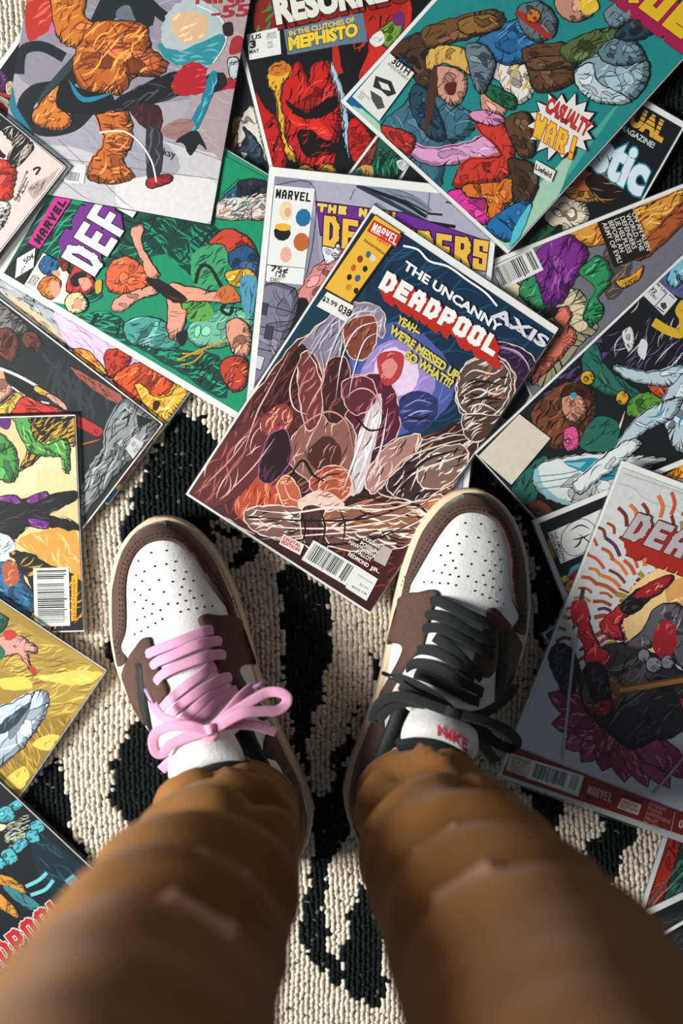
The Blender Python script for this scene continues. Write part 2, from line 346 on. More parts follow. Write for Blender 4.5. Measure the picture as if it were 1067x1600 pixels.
COMICS = [
{'w':168.0,'h':260.0,'o':[-370.78,119.14,0.15],'m':[[0.798116,-0.602504,0.0],[0.602504,0.798116,-0.0],[0.0,0.0,1.0]],'mar':[4.0,1.0,1.0,1.0],'film':0.6,'bg':'17171c','seed':1,'label':'dark comic with purple patch, edge showing left of the grey street comic','items':[
('p','54285e','h10:97:14:2a1230:1.6',[-22,890,5,899,31,902,56,876,60,839,36,810]),
('p','c8b49c','n h8:77:10:6a4a44:1',[52,867,62,891,88,871,83,839]),
('p','a82c34','n',[46,828,94,848,96,838,61,823]),
('p','b8a48c','n',[54,817,94,825,108,813,70,795]),
('p','b02c38','n h4:77:8:601018:1',[70,795,91,805,122,801,128,777,83,777]),
('p','dcd8d4','n',[89,807,115,807,119,798,100,801]),
('p','b8b0a8','n',[76,771,128,777,132,757,92,749])]},
{'w':168.0,'h':260.0,'o':[-117.91,130.29,3.06],'m':[[0.981864,0.189133,-0.013085],[-0.189181,0.981939,-0.002571],[0.012362,0.005,0.999911]],'mar':[1.0,1.0,1.0,1.0],'film':0.6,'bg':'17191b','seed':2,'label':'dark comic with cream and navy patch, wedged beside the grey street comic','items':[
('p','a67e46','h10:69:14:4a3414:1.2',[256,428,291,438,294,393,261,344,224,296,244,369]),
('p','d9d5ca','',[282,417,318,460,346,460,358,347,353,237,330,319,298,359,262,316,263,366]),
('p','283846','h40:34:5:5a7080:.7',[291,396,325,354,347,294,335,230,286,267,237,304,263,321,299,336]),
('p','d9d5ca','n',[265,304,288,294,270,273]),
('p','b89a74','n h6:-31:10:5a4430:1',[224,296,284,256,310,218,248,246])]},
{'w':168.0,'h':260.0,'o':[-183.05,-71.16,2.1],'m':[[0.593117,0.805116,0.0],[-0.805116,0.593117,0.0],[0.0,0.0,1.0]],'mar':[1.0,1.0,1.0,1.0],'film':1.6,'bg':'c8a8c8','seed':3,'label':'lavender and flame-orange comic, strip showing below the green comic','items':[
('p','b4babf','h60:-94:12:4a5256:1.2 h20:-84:10:e8ecec:1.4',[456,897,492,809,497,700,488,609,466,537,410,458,398,564,401,689,381,844]),
('p','d9c6a4','n h10:-94:10:6a5a44:1',[430,803,436,732,439,612,416,501,405,568,398,705]),
('r','3a4246',[472,731,480,690,449,680,443,720]),
('t','LADY|COON','d4d8d8',[470,728,479,691,446,718],0.02,None,0,None,None),
('p','dcc4dc','n h20:-94:20:a884b0:.8 h16:-84:16:f4e4f4:1.2',[488,609,516,507,521,397,524,304,456,331,413,338,417,435,410,497]),
('p','e0a23c','h24:-94:10:c84a1c:1.6 h10:-94:10:f4dc7c:1.4',[401,457,438,413,422,325,405,285,388,358]),
('p','c23c28','h16:-14:8:6a1414:1.4',[462,349,496,341,526,287,505,252,429,264,402,288]),
('p','d4562a','h40:-4:14:8a2410:1.8 h16:-14:12:f0903c:1.6',[401,263,477,251,526,211,531,139,537,67,486,58,411,108,383,146]),
('p','e6bc44','h30:-14:12:d0701c:1.6 h12:-14:10:f8e490:1.4',[433,182,457,161,447,97,490,52,540,50,542,-6,459,-9,383,3,382,69]),
('p','3a1c14','n',[435,88,442,65,408,59,406,76]),
('p','d0622a','n h30:-4:10:5a2010:1.8 h10:-14:8:e8b44a:1.4',[146,13,307,15,388,-3,366,-38,232,-39,133,-35]),
('p','a83424','n h10:-14:8:4a1410:1.4',[85,17,157,11,156,-28,74,-20]),
('p','1f5286','n s',[-25,23,84,6,88,-39,-12,-34]),
('p','d8b03c','n s',[70,11,92,7,86,-30,64,-27])]},
{'w':168.0,'h':260.0,'o':[-27.61,85.58,4.11],'m':[[0.971137,0.238157,-0.013197],[-0.238202,0.971214,-0.001911],[0.012362,0.005,0.999911]],'mar':[3.0,0.0,0.0,0.0],'film':0.6,'bg':'101316','seed':4,'label':'black comic with fiery red and yellow cover, at the top centre','items':[
('p','c21e1c','h60:56:16:2a0808:1.6 h30:46:14:ea4a3a:1.4',[108,809,149,860,192,895,211,812,219,787,253,868,304,867,311,804,323,712,303,633,267,552,291,467,203,455,119,487,79,553,70,611,75,700]),
('p','e0ac36','h30:56:12:6a3a10:1.2',[65,875,93,908,143,906,160,858,112,825,88,753,89,685,73,622,96,532,57,558,63,675,76,795,61,826]),
('p','c8742a','n h12:16:10:7a3a14:1',[79,900,131,904,158,875,120,856,77,867]),
('p','a8c4d2','h10:66:14:2a4a58:1',[309,866,328,839,327,800,336,709,312,552,291,490,293,568,306,643,313,742,306,805]),
('p','b81c1a','h24:46:14:2a0606:1.6',[4,824,27,757,59,704,60,614,49,504,-15,520,-1,691]),
('p','14080a','n',[108,764,172,699,209,712,295,736,295,691,209,667,137,696]),
('p','160a0a','n h10:16:14:a01818:1.4',[121,633,177,630,234,582,267,530,197,524,132,540]),
('p','d62a22','n h10:6:14:f0604a:1.2',[109,720,161,656,199,670,250,601,222,580,160,651,116,656]),
('p','101214','n',[267,552,288,502,275,449,230,471]),
('p','c21e1c','h16:36:12:4a0c0a:1.2',[322,617,360,630,401,519,340,455,299,499]),
('p','d8a83a','h10:46:10:5a2a10:1.2',[74,487,125,508,162,476,212,492,235,447,165,442]),
('p','c62a20','n h10:61:24:7a1410:1.6',[473,1024,640,1033,656,967,615,902,532,848,440,784,401,781,483,910]),
('p','b4261e','n h20:66:24:2a0808:2',[464,1039,637,1021,620,951,475,875,332,810,340,945]),
('p','14110f','n h6:56:20:c4281e:2',[369,963,447,968,460,866,353,792]),
('p','6f9a3c','h6:46:8:2a4a14:1',[513,927,584,960,623,962,594,895,535,860]),
('p','6a2a6a','n',[581,973,621,981,623,938,584,935]),
('p','dfe2dc','n h6:26:6:7a8080:1',[477,911,526,930,528,886,488,878]),
('p','a81c1a','n',[143,1067,335,1070,587,1058,606,979,423,1011,321,1011,252,1041,192,1005,177,1047]),
('p','7d2320','n h8:36:10:2f8a4a:3',[86,1144,162,1144,135,1032,60,1038]),
('r','dfe2de',[24,1037,151,1035,134,935,10,942]),
('t','US','1a1c1e',[42,1030,78,1028,38,1013],0.03,None,0,None,None),
('t','3','1a1c1e',[32,1010,50,1009,26,984],0.06,None,0,None,None),
('t','MAY','1a1c1e',[19,978,57,976,16,964],0.03,None,0,None,None),
('l','1a1c1e',0.6,0,[91,1035,79,936]),
('t','APPROVED|CODE','4a4c50',[97,1024,135,1023,88,968],0.0,None,0,None,None),
('r','5f7588',[165,1022,474,1014,468,903,361,914,157,926]),
('t','RESURRECTION','dde0d8',[157,1146,921,1125,150,1051],0.06,'14110f',0.03,(0.6,-3.6),'8a1c1a'),
('t','IN THE CLUTCHES OF','e2c65a',[183,1012,437,1005,182,993],0.03,None,0,None,None),
('t','MEPHISTO','e8c93c',[177,987,441,979,170,943],0.06,'14181c',0.04,None,None)]},
{'w':168.0,'h':260.0,'o':[-46.28,111.4,6.17],'m':[[0.801212,-0.598341,-0.006914],[0.598253,0.801226,-0.011402],[0.012362,0.005,0.999911]],'mar':[2.0,1.0,1.0,1.0],'film':0.6,'bg':'145a42','seed':5,'label':'green and salmon comic, showing between the fiery red and teal comics','items':[
('p','863a34','h16:97:16:4a1814:1.6',[5,471,-4,551,-1,621,24,581,40,529,22,479]),
('p','c89a54','n h8:97:10:6a4a20:1.2',[4,448,17,498,49,517,75,482,32,441]),
('p','2a7a68','n h8:77:8:0f3a30:1.4',[2,456,17,485,37,477,33,451]),
('p','175c44','h30:112:20:0a2c22:2 h16:112:16:2f9a74:1.4',[15,593,13,627,117,605,143,570,146,522,97,490,52,538]),
('p','cfd8d6','n h6:97:8:7a8a8a:1',[113,588,138,620,154,605,150,573]),
('p','10201c','n',[143,570,151,571,155,529,146,522]),
('p','d4745a','n s h6:77:14:a84a34:1',[159,607,290,602,293,536,166,514]),
('l','dfe2de',1.4,0,[159,607,162,527]),
('t','2-MUCS','2a1814',[169,536,164,608,178,537],0.0,None,0,None,None)]},
{'w':168.0,'h':260.0,'o':[-12.93,73.67,7.89],'m':[[0.871814,-0.489766,-0.00833],[0.489681,0.871839,-0.010413],[0.012362,0.005,0.999911]],'mar':[1.0,2.0,1.0,5.0],'film':0.6,'bg':'13171a','seed':6,'label':'black comic with pale blue lettering, under the teal comic','items':[
('p','c2683a','h16:69:12:6a2c18:1.4',[506,885,552,980,658,970,664,861,577,812]),
('p','e0d6c0','h10:59:12:a88a5a:1.2',[546,767,569,850,657,871,705,814,637,733,564,735]),
('p','b58a3c','h20:49:12:4a3010:1.4 h8:49:10:f0d88a:1.2',[568,877,625,952,713,973,743,947,679,884,608,858]),
('p','c86448','n h6:69:10:8a3424:1.2',[553,953,624,979,659,943,611,902]),
('p','2c6848','h24:89:16:123424:2.4',[548,613,570,724,648,739,716,820,756,800,691,664,628,573]),
('p','1c1410','n h12:9:16:b07a34:1.2',[615,946,693,1032,769,976,739,903]),
('p','12171a','n',[604,715,625,754,663,663,643,623]),
('t','ANNUAL','d6a636',[465,1284,790,1285,473,1216],0.06,None,0,None,None),
('r','13171a',[614,1267,785,1268,785,1264,614,1263]),
('r','13171a',[616,1249,790,1251,789,1247,616,1245]),
('r','13171a',[614,1283,782,1283,781,1280,613,1280]),
('t','MAGAZINE!','d8d8d4',[635,1200,782,1200,637,1179],0.02,None,0,None,None),
('t','Fantastic','d6e8ee',[254,1160,808,1144,271,1016],0.05,'2a7f9a',0.03,None,None)]},
{'w':168.0,'h':260.0,'o':[108.25,110.86,10.01],'m':[[0.36916,-0.929214,-0.016796],[0.928839,0.369499,-0.026977],[0.031273,-0.005642,0.999495]],'mar':[3.0,0.0,1.0,0.0],'film':0.6,'bg':'6f6e78','seed':7,'label':'tan rocky comic with purple cloth and black caption box, at the right','items':[
('p','d8963a','h50:108:18:7a3c14:1.6 h30:98:16:f0c86a:1.6',[-22,274,1,532,6,742,-3,852,60,811,137,640,178,544,102,520,68,399]),
('p','a8562a','h24:108:16:5a2410:1.6',[167,548,111,676,48,815,98,840,194,618]),
('p','4a4240','n h20:108:12:8a7a6a:1.4',[107,464,167,548,236,522,298,445,268,403]),
('p','d9d1aa','h60:98:10:6a6244:1.2',[24,-11,114,115,197,190,199,296,269,336,375,335,417,239,510,69,427,-6,195,-51]),
('p','22201f','n h14:108:10:d9d1aa:1.4',[213,130,229,204,324,207,371,123,290,87]),
('p','30885a','h24:118:12:114430:1.6 h10:118:10:6ac08c:1.4',[84,173,15,233,52,259,151,207,206,213,234,149,160,97,114,115]),
('p','7c2c8a','h60:133:16:3c1048:1.8 h20:128:14:b05ab8:1.4',[46,194,1,265,5,357,90,404,144,357,188,300,237,241,226,178,139,178]),
('p','2c8c58','h26:98:12:0f4028:1.8 h10:108:10:6cc890:1.4',[151,341,121,433,185,461,241,433,271,375,326,381,366,312,308,301,232,377]),
('p','dc7a66','h20:108:12:9a3c34:1.1',[256,187,254,248,298,258,322,235,380,246,429,167,464,87,487,11,427,61,357,155,336,203]),
('p','1d1a1a','n',[261,165,247,197,250,223,278,192]),
('p','e0a23a','h8:98:10:7a4414:1.2',[238,461,238,521,220,581,261,552,273,481]),
('r','1b1a18',[-4,474,1,618,186,623,186,474]),
('t','ON AN ALIEN|WORLD..THE|DEFENDERS|LIE HELPLESS|BEFORE AN|ARMY OF EVIL!','e0ddd6',[16,629,181,633,11,490],0.01,None,0,None,None),
('b',[11,15,-3,208,107,24]),
('r','dfe3e0',[-2,16,-12,204,-7,203,6,16])]},
{'w':168.0,'h':260.0,'o':[-37.52,-25.37,10.96],'m':[[0.511037,0.859554,-0.002656],[-0.859326,0.510825,-0.024839],[-0.019994,0.014976,0.999688]],'mar':[5.0,1.0,1.0,8.0],'film':0.8,'bg':'128a63','seed':8,'label':'green comic with white and purple title running sideways, at the left','items':[
('p','0d4a3c','n h80:-89:14:0a2c28:2.4 h60:-29:10:1fa878:1.4',[27,1305,314,1282,408,1077,516,894,580,715,456,657,354,829,185,991,112,920,24,1043]),
('p','0b3a33','n h40:-99:12:18916a:1.8 h30:-19:10:072420:2',[439,951,544,824,567,664,437,616,366,662,379,786,369,852]),
('p','0c4239','n h60:-59:12:20a87c:1.8 h40:1:10:06211d:1.8',[-4,969,81,873,68,750,65,632,147,446,108,365,14,325,17,516,14,718,-20,873]),
('p','6fb89c','h20:-39:10:2f7f6c:1.5 h10:-19:8:b0e4cc:1.2',[157,576,228,566,323,491,356,387,285,360,194,416,142,502]),
('p','4a9c8e','h24:-59:10:1c4f4c:1.8 h12:-29:8:a0dcd0:1.2',[67,800,129,756,158,671,136,586,80,582,40,675,17,749]),
('p','5aa04a','n h20:-29:8:1c4a2c:1.6',[244,649,306,569,265,516,209,585]),
('p','3f9a66','n h30:-19:10:0f4a38:1.6',[441,706,531,628,452,567,345,577,345,649]),
('p','d8653c','h24:-49:12:8a2f1c:1.2 h12:-39:10:f09a6c:1.2',[176,946,246,962,299,920,301,856,292,800,225,790,174,840,149,906]),
('p','dc9c84','h6:1:8:a05a48:.8',[397,962,433,926,371,897,324,819,299,775,261,803,307,859,355,924]),
('p','dc9c84','h6:-29:8:a05a48:.8',[90,871,137,877,203,828,257,773,237,746,177,798,107,830]),
('p','dc9c84','h10:-59:10:a05a48:.8',[288,733,344,591,388,479,362,463,306,569,249,652,225,608,124,593,121,635,208,686]),
('p','1d1618','n h6:-89:10:6a3030:.9',[259,817,286,760,278,640,240,668,242,749]),
('p','12201f','n',[137,608,171,577,116,559,112,579]),
('l','12201e',2.6,0,[343,641,406,656,425,624,383,548,358,505,308,504,308,468,341,473]),
('p','c2402c','h8:-29:10:701c14:1.2',[502,676,585,645,598,551,553,481,550,523,502,567,525,625]),
('p','23507a','h6:-19:8:0f2233:1.2',[498,587,570,549,558,484,491,452,456,511]),
('p','d8aa3a','h6:-39:8:8a5a1c:1',[441,561,497,492,480,446,426,465,410,528]),
('p','c46a34','n h8:1:10:7a2c1a:1',[357,555,405,525,381,467,333,512]),
('p','4f94b0','n h8:21:14:1c4560:1.4',[448,500,480,446,353,392,348,426]),
('l','c0922e',1.5,0,[54,552,132,496,215,428,282,365]),
('l','c0922e',1.2,0,[86,549,114,500,138,485]),
('l','c0922e',1.2,0,[44,532,81,495,134,480]),
('p','d89a80','h10:-9:8:9a5444:.8',[269,460,316,429,296,366,217,327,181,364,211,411]),
('p','b8402e','h16:-19:8:5a1814:1.4 h8:-39:7:e8a04a:1.2',[111,396,168,386,193,320,103,275,58,314]),
('p','0f8a62','n s',[819,797,828,609,800,625,775,700,681,729,741,757]),
('p','1b2934','h16:-119:30:0c1418:2',[758,696,798,656,814,607,770,568,732,617,693,665]),
('p','2a5c80','h6:-109:14:12283a:1',[675,718,730,700,754,691,692,667,662,692]),
('p','d6d4ca','h60:-39:8:5a5a58:1.2 h20:-19:8:c46a5c:1.6 h16:1:8:2f6a74:1.5',[652,724,694,691,730,635,770,595,770,568,699,527,655,591,600,694]),
('p','14191a','s n',[1,1303,154,1276,150,1228,1,1209]),
('r','c8288a',[361,1274,380,1215,151,1226,150,1277]),
('T','MARVEL','1a1216',[166,1263,366,1255,162,1232],0.3,None,0,None,None),
('T','DEFENDERS','e6e6e4',[159,1146,967,1109,160,982],0.32,'14181a',0.08,(9.7,7.9),'722c8c'),
('r','e2e2de',[146,1242,79,1211,5,1251,75,1282]),
('t','50¢','1a1c1e',[80,1260,122,1244,73,1240],0.03,None,0,None,None),
('t','#94','1a1c1e',[31,1248,67,1247,31,1234],0.0,None,0,None,None),
('p','dcdcd4','s',[1,1209,146,1207,147,1135,119,1055,68,961,17,1028,-8,1089]),
('p','1d649a','h6:1:5:0d2a44:1',[96,1197,141,1194,147,1162,147,1135,104,1126,77,1154,82,1181]),
('p','d89888','n',[100,1141,116,1123,105,1106,90,1118]),
('p','5a2018','n h6:1:5:a04a34:1',[152,1144,173,1118,150,1094,122,1105]),
('p','c8782e','h10:-19:6:7a3c14:1',[16,1156,64,1157,92,1120,76,1084,17,1082,1,1110]),
('p','dc9c84','n',[56,1126,76,1100,49,1074,19,1088]),
('p','c23a2a','h6:11:8:6a1812:1',[128,1076,182,1075,166,1039,161,994,130,965,86,993,65,1056]),
('p','16181c','n',[108,1065,144,1059,159,1024,135,1011,96,1031]),
('p','dc9c84','n h4:1:5:a05a48:1',[125,1037,149,1013,135,984,101,996]),
('p','e0d4a0','h10:1:8:a8924a:1',[26,1041,67,1035,86,1003,70,967,39,955,-1,996]),
('p','dc9c84','n',[51,1016,62,990,40,972,24,989]),
('p','c8a03a','n',[150,976,170,961,134,940,116,952]),
('t','MARVEL|COMICS|GROUP','4a4c50',[13,1203,55,1199,17,1172],0.0,None,0,None,None)]},
{'w':168.0,'h':260.0,'o':[-243.73,-142.05,4.05],'m':[[0.611922,0.790918,0.0],[-0.790918,0.611922,0.0],[0.0,0.0,1.0]],'mar':[1.5,1.5,1.5,1.5],'film':1.6,'bg':'23282b','seed':9,'label':'dark grey comic with red leg and grey rock, at the left','items':[
('p','7c7a7a','h50:-12:10:2a2c2e:1.6',[809,854,834,777,833,661,801,627,762,665,674,753]),
('p','683c30','h14:8:12:2a1410:1.6',[705,738,771,701,776,647,729,608,676,601,672,656]),
('p','683c30','h10:-92:12:2a1410:1.4',[779,630,816,620,821,576,777,514,769,556,758,595]),
('p','24292c','n h20:38:50:31383b:4',[797,557,833,373,814,185,706,161,649,234,663,418]),
('p','d8a088','h10:-82:10:8a4c3c:1.1',[607,665,639,612,619,549,584,532,525,546,484,573]),
('p','14181b','n',[645,616,660,522,645,453,622,445,597,503,605,568]),
('l','dadcdc',2.2,0,[628,632,645,578,657,520,664,467]),
('p','dcb04a','h6:-82:8:7a4a1c:1',[664,472,673,417,656,414,644,467]),
('p','dca48c','h8:-92:8:8a4c3c:1',[666,420,679,372,669,322,656,326,654,373,653,411]),
('l','dadcdc',1.2,0,[602,546,608,464,640,391]),
('p','d8b650','h8:-92:10:7a5a1c:1.1',[488,557,539,528,593,520,598,487,516,482,457,534]),
('p','c63a34','h20:-72:24:6a1614:1.4 h10:-72:20:e87064:1.4',[598,487,626,410,664,284,630,259,470,466,516,482]),
('p','b43430','n h8:-82:12:6a1614:1.4',[667,281,686,175,664,159,645,183,635,253]),
('p','9c5848','n h20:-102:8:5a2c24:1.2',[803,410,820,315,835,189,808,178,792,226,790,341]),
('p','8f9598','h120:3:18:1c2022:1.2 h30:3:16:c8cccc:1.2',[827,174,843,110,832,5,720,-2,593,17,371,25,452,86,550,111,627,112,700,157]),
('p','1c2022','n h14:8:16:8f9598:.8',[554,105,641,93,623,79,559,99]),
('p','1c2022','n',[813,98,838,29,775,59]),
('r','c6caca',[737,53,742,7,668,3,681,50]),
('t','FER|AND','2a2e30',[709,44,737,39,686,11],0.0,None,0,None,None),
('l','b0643c',1.2,1,[581,203,619,173,652,149])]},
{'w':168.0,'h':260.0,'o':[-265.77,174.6,5.57],'m':[[0.983267,-0.180951,0.021037],[0.181203,0.983387,-0.010739],[-0.018745,0.014371,0.999721]],'mar':[0.0,0.0,0.0,0.0],'film':0.6,'bg':'a3a0a8','seed':10,'label':'grey street comic with chunky orange mass, in the top left corner','items':[
('p','8b8894','n h20:-10:30:9d9aa6:3',[-41,776,858,942,872,797,740,476,203,377,-13,461]),
('p','a49498','n h24:-2:20:b3a4a6:2',[567,888,858,942,865,623,857,248,670,301,695,591]),
('p','c2c2c7','n h40:-25:60:aaaab2:0.5',[-30,259,184,336,497,282,803,263,857,173,826,-8,395,-12,-6,-36]),
('p','a0a0aa','n h20:-25:60:84848e:0.6',[1,302,331,363,570,295,689,192,551,117,297,195,35,172]),
('p','d8d8da','n',[477,103,820,166,826,-8,522,-14]),
('l','6a6a74',0.5,0,[9,179,395,-12]),
('l','6a6a74',0.5,0,[205,215,547,-9]),
('l','6a6a74',0.5,0,[29,133,857,173]),
('l','6a6a74',0.5,0,[623,280,844,246]),
('p','b23428','n h12:40:16:d8624a:3',[0,759,206,797,168,692,79,589,26,567]),
('p','c06a9a','n',[133,710,190,745,172,668,103,593]),
('l','1d2629',8.0,0,[18,429,16,516,86,547,178,521]),
('l','1b2326',13.0,0,[243,508,184,411,91,369,64,302,137,246,245,279,296,344]),
('l','2f3d42',6.0,0,[217,516,148,404,123,325,193,288]),
('l','1f7488',6.0,1,[1,377,21,294,118,206]),
('p','1c2427','n',[233,568,296,789,417,811,495,727,454,670,393,733,318,658,258,498]),
('p','5f6e78','n',[344,724,389,757,428,678,379,669]),
('l','1b2427',8.0,0,[431,802,503,753,558,726]),
('p','c4722c','h40:70:9:8a3f1e:2.2 h20:50:8:e8a24a:1.6',[91,776,219,799,227,690,280,663,286,590,209,564,133,599]),
('p','b9622a','h90:30:9:7a3318:2 h50:55:8:f0a84c:2.2 h30:130:9:2a1510:0.7',[266,667,350,694,462,697,501,617,573,569,544,514,459,498,421,429,349,404,266,413,215,490,221,566]),
('p','c8782e','h24:50:8:7c3a1a:1.8 h12:60:7:f2b45c:1.5',[171,414,215,416,197,338,248,298,224,250,137,246,92,288]),
('p','c06a2c','h50:0:9:74321a:2 h26:30:8:eaa04a:2 h20:110:9:22120e:0.7',[333,351,450,366,491,256,470,177,521,124,443,82,347,86,348,154,384,236]),
('p','15191d','n',[181,429,272,414,386,410,378,347,275,322,185,330]),
('l','237c9a',4.0,1,[211,440,278,378,384,422]),
('p','a9b8ba','n',[773,717,768,648,732,592,674,563,610,569,557,609,529,672,534,741,570,797,628,826,692,819,745,779]),
('p','2b8690','n h14:20:14:5cb0b4:2',[523,634,613,626,761,715,753,614,673,569,571,581]),
('p','d3ae86','n h10:30:10:f0dcc0:2',[555,738,612,773,689,763,690,689,608,655]),
('p','17191f','n h14:30:20:4a4c58:1.5',[379,378,477,464,602,543,690,547,687,491,550,410,421,355]),
('p','a81c2c','n h12:20:8:e0506a:1.2',[625,560,669,593,722,578,727,548,827,554,845,526,726,483,643,458,600,487]),
('p','1b1b21','n',[727,548,786,571,807,525,750,490]),
('p','3a1c24','n h8:100:10:6a2a34:1.5',[454,380,563,406,590,324,536,308]),
('p','2b2b32','n h10:90:20:5a5a64:1.5',[536,308,592,312,618,167,575,121]),
('p','9c1c28','h4:10:8:d04858:1',[572,127,651,158,662,131,586,92]),
('p','1c788c','n h8:80:12:58b4c0:1.5',[738,562,767,555,753,441,721,335,688,342,720,447]),
('p','171b20','n',[654,286,691,324,727,336,775,277,742,289,718,241,687,279]),
('p','b8c4ca','h4:90:8:6a7a84:1',[796,622,832,635,852,571,821,555]),
('p','967270','n h14:30:10:5a4644:0.5',[591,318,657,373,717,359,647,291]),
('p','9a2832','n',[796,696,823,720,847,687,828,653,798,647]),
('l','e8e8ea',1.2,0,[360,266,445,287,513,260,575,196,607,121]),
('l','e8e8ea',0.8,0,[644,804,738,772,777,693,743,600]),
('t','NINJA','9a2a34',[638,842,855,889,641,796],0.03,None,0,None,None),
('t','-55','9a2a34',[706,808,839,842,708,764],0.03,None,0,None,None),
('p','2a1a1e','n',[754,750,784,762,797,721,768,710]),
('r','d4d6d8',[250,136,332,137,334,64,250,67]),
('b',[259,106,318,107,257,60]),
('t','ksy','2a2c30',[613,253,660,249,614,216],0.0,None,0,None,None)]},
{'w':168.0,'h':260.0,'o':[-317.35,56.58,8.79],'m':[[0.626116,0.77973,0.000514],[-0.779307,0.625798,-0.032534],[-0.02569,0.01997,0.99947]],'mar':[1.0,1.0,1.0,1.0],'film':2.2,'bg':'d9c8c4','seed':11,'label':'pale pink comic with bright red sleeve, at the left edge','items':[
('p','15191b','n h40:-1:30:d9c8c4:0.8',[875,465,847,327,845,220,833,164,777,161,720,158,717,191,779,209,789,247,793,285,768,382]),
('p','16191c','n h20:-1:24:d9c8c4:0.6',[824,174,826,135,744,136,720,152]),
('p','d03a2c','h24:9:20:7a1c18:1.2',[665,302,708,219,722,177,710,130,660,105,608,89,514,185]),
('p','e4e0dc','h8:-31:12:a0a09c:1',[517,188,581,120,599,79,569,58,525,47,492,51,412,107]),
('p','1a1c1e','n s',[545,80,554,73,538,67,527,73]),
('p','1a1c1e','n s',[526,60,538,56,523,49,511,53]),
('p','1a1c1e','n s',[568,81,579,75,564,67,556,74]),
('p','1a1c1e','n s',[504,72,515,66,499,57,487,65]),
('p','15181a','n',[749,285,736,229,733,203,717,208,713,257]),
('l','2a2422',0.6,0,[626,67,670,78,720,88]),
('l','2a2422',0.5,0,[658,63,689,69,712,76]),
('t','Beginning|of a c.','3a302e',[619,75,738,110,625,54],0.0,None,0,None,None),
('l','1c1a1a',1.6,0,[756,87,772,81,776,70,748,68]),
('p','b8a49f','n h16:-1:20:3a3230:0.6',[694,62,776,26,821,14,738,8,673,16])]},
{'w':168.0,'h':260.0,'o':[-77.59,-78.88,13.26],'m':[[0.994741,-0.102199,-0.006812],[0.102203,0.994764,0.000184],[0.006758,-0.000879,0.999977]],'mar':[5.0,5.0,1.0,7.0],'film':0.8,'bg':'9c9cb0','seed':12,'label':'lavender grey comic with yellow and purple title, under the blue cover','items':[
('p','8a8a9e','n h30:-2:20:74748a:.8',[-15,1332,147,1292,208,697,0,444,-51,671]),
('p','a8a8bc','n',[173,1323,546,1333,901,1256,910,913,510,1130,193,1126]),
('p','7f8aa0','n h10:-24:60:4a5468:1',[307,1302,509,1294,611,1238,556,1203,439,1253]),
('l','15191d',2.6,0,[334,1294,422,1274,514,1246,592,1207]),
('l','15191d',1.2,0,[360,1293,436,1275,520,1254,602,1222]),
('l','2b3440',3.0,0,[315,1299,439,1250,594,1188]),
('l','15191d',1.6,0,[591,1221,653,1222]),
('l','15191d',2.6,0,[594,1188,707,1182]),
('l','5a6478',0.8,0,[595,1302,595,1185]),
('l','5a6478',0.8,0,[309,1284,295,1242]),
('l','3a4458',1.5,0,[658,1294,809,1273]),
('l','3a4458',1.5,0,[660,1272,811,1251]),
('p','6a2a90','s',[163,1223,501,1215,870,1139,883,1025,665,1032,375,1045,196,1098]),
('T','THE NEW!','e6c468',[172,1215,487,1210,172,1187],0.3,'14121c',0.14,None,None),
('T','DEFENDERS','e6b84a',[196,1178,848,1145,203,1056],0.32,'14121c',0.12,None,None),
('r','e3e5e5',[3,1267,158,1269,148,903,5,902]),
('T','MARVEL','15181c',[10,1255,148,1253,9,1218],0.3,None,0,None,None),
('t','75¢','15181c',[22,963,86,961,21,937],0.03,None,0,None,None),
('t','126','15181c',[41,942,79,941,40,923],0.02,None,0,None,None),
('t','DEC','15181c',[23,918,61,918,23,904],0.02,None,0,None,None),
('r','15181c',[1,966,151,967,152,965,1,963]),
('l','15181c',0.6,0,[3,1267,158,1269,148,903,5,902,3,1267]),
('r','e0d49c',[81,1176,77,1154,64,1140,48,1139,35,1153,29,1175,34,1197,47,1211,63,1211,76,1198]),
('r','d8a48c',[76,1171,74,1161,67,1154,59,1153,53,1160,50,1170,52,1180,59,1187,67,1188,73,1181]),
('r','1d6a9a',[154,1156,148,1136,133,1124,115,1123,100,1136,95,1156,101,1176,115,1189,134,1189,148,1176]),
('r','16181c',[83,1090,75,1072,58,1061,38,1062,23,1074,17,1094,25,1112,42,1123,62,1122,77,1110]),
('r','e0b03c',[83,1112,76,1104,59,1099,39,1099,23,1105,18,1114,26,1122,43,1127,63,1126,78,1121]),
('r','b8642a',[156,1062,150,1041,134,1029,116,1030,101,1043,95,1065,102,1085,117,1098,136,1097,151,1084]),
('r','e0ac98',[94,1010,90,992,79,981,65,981,54,992,50,1010,54,1028,65,1039,78,1039,89,1028]),
('p','d48888','h16:46:8:7a3440:1',[144,892,193,983,276,1020,309,981,249,860,166,823,122,832]),
('p','16161c','n',[76,712,134,848,180,824,121,688]),
('p','7a7a8c','h20:-79:20:3a3a48:.8',[-13,876,132,869,96,657,-2,473,-48,642]),
('l','2a2a34',0.8,0,[-22,818,140,791]),
('l','2a2a34',0.8,0,[-21,731,104,715]),
('l','2a2a34',0.8,0,[-19,645,54,638]),
('l','2a2a34',0.8,0,[-27,572,18,562]),
('p','3c3c4a','s',[24,736,53,733,50,681,20,684]),
('p','3c3c4a','s',[-5,819,22,818,20,772,-6,775]),
('p','c9c9d4','s',[-2,618,30,613,21,562,-6,568]),
('p','e2e6ea','h8:36:8:7a8a9a:1',[207,1056,256,1075,287,1050,236,988]),
('p','c03a34','n',[273,1049,315,1067,306,1009])]},
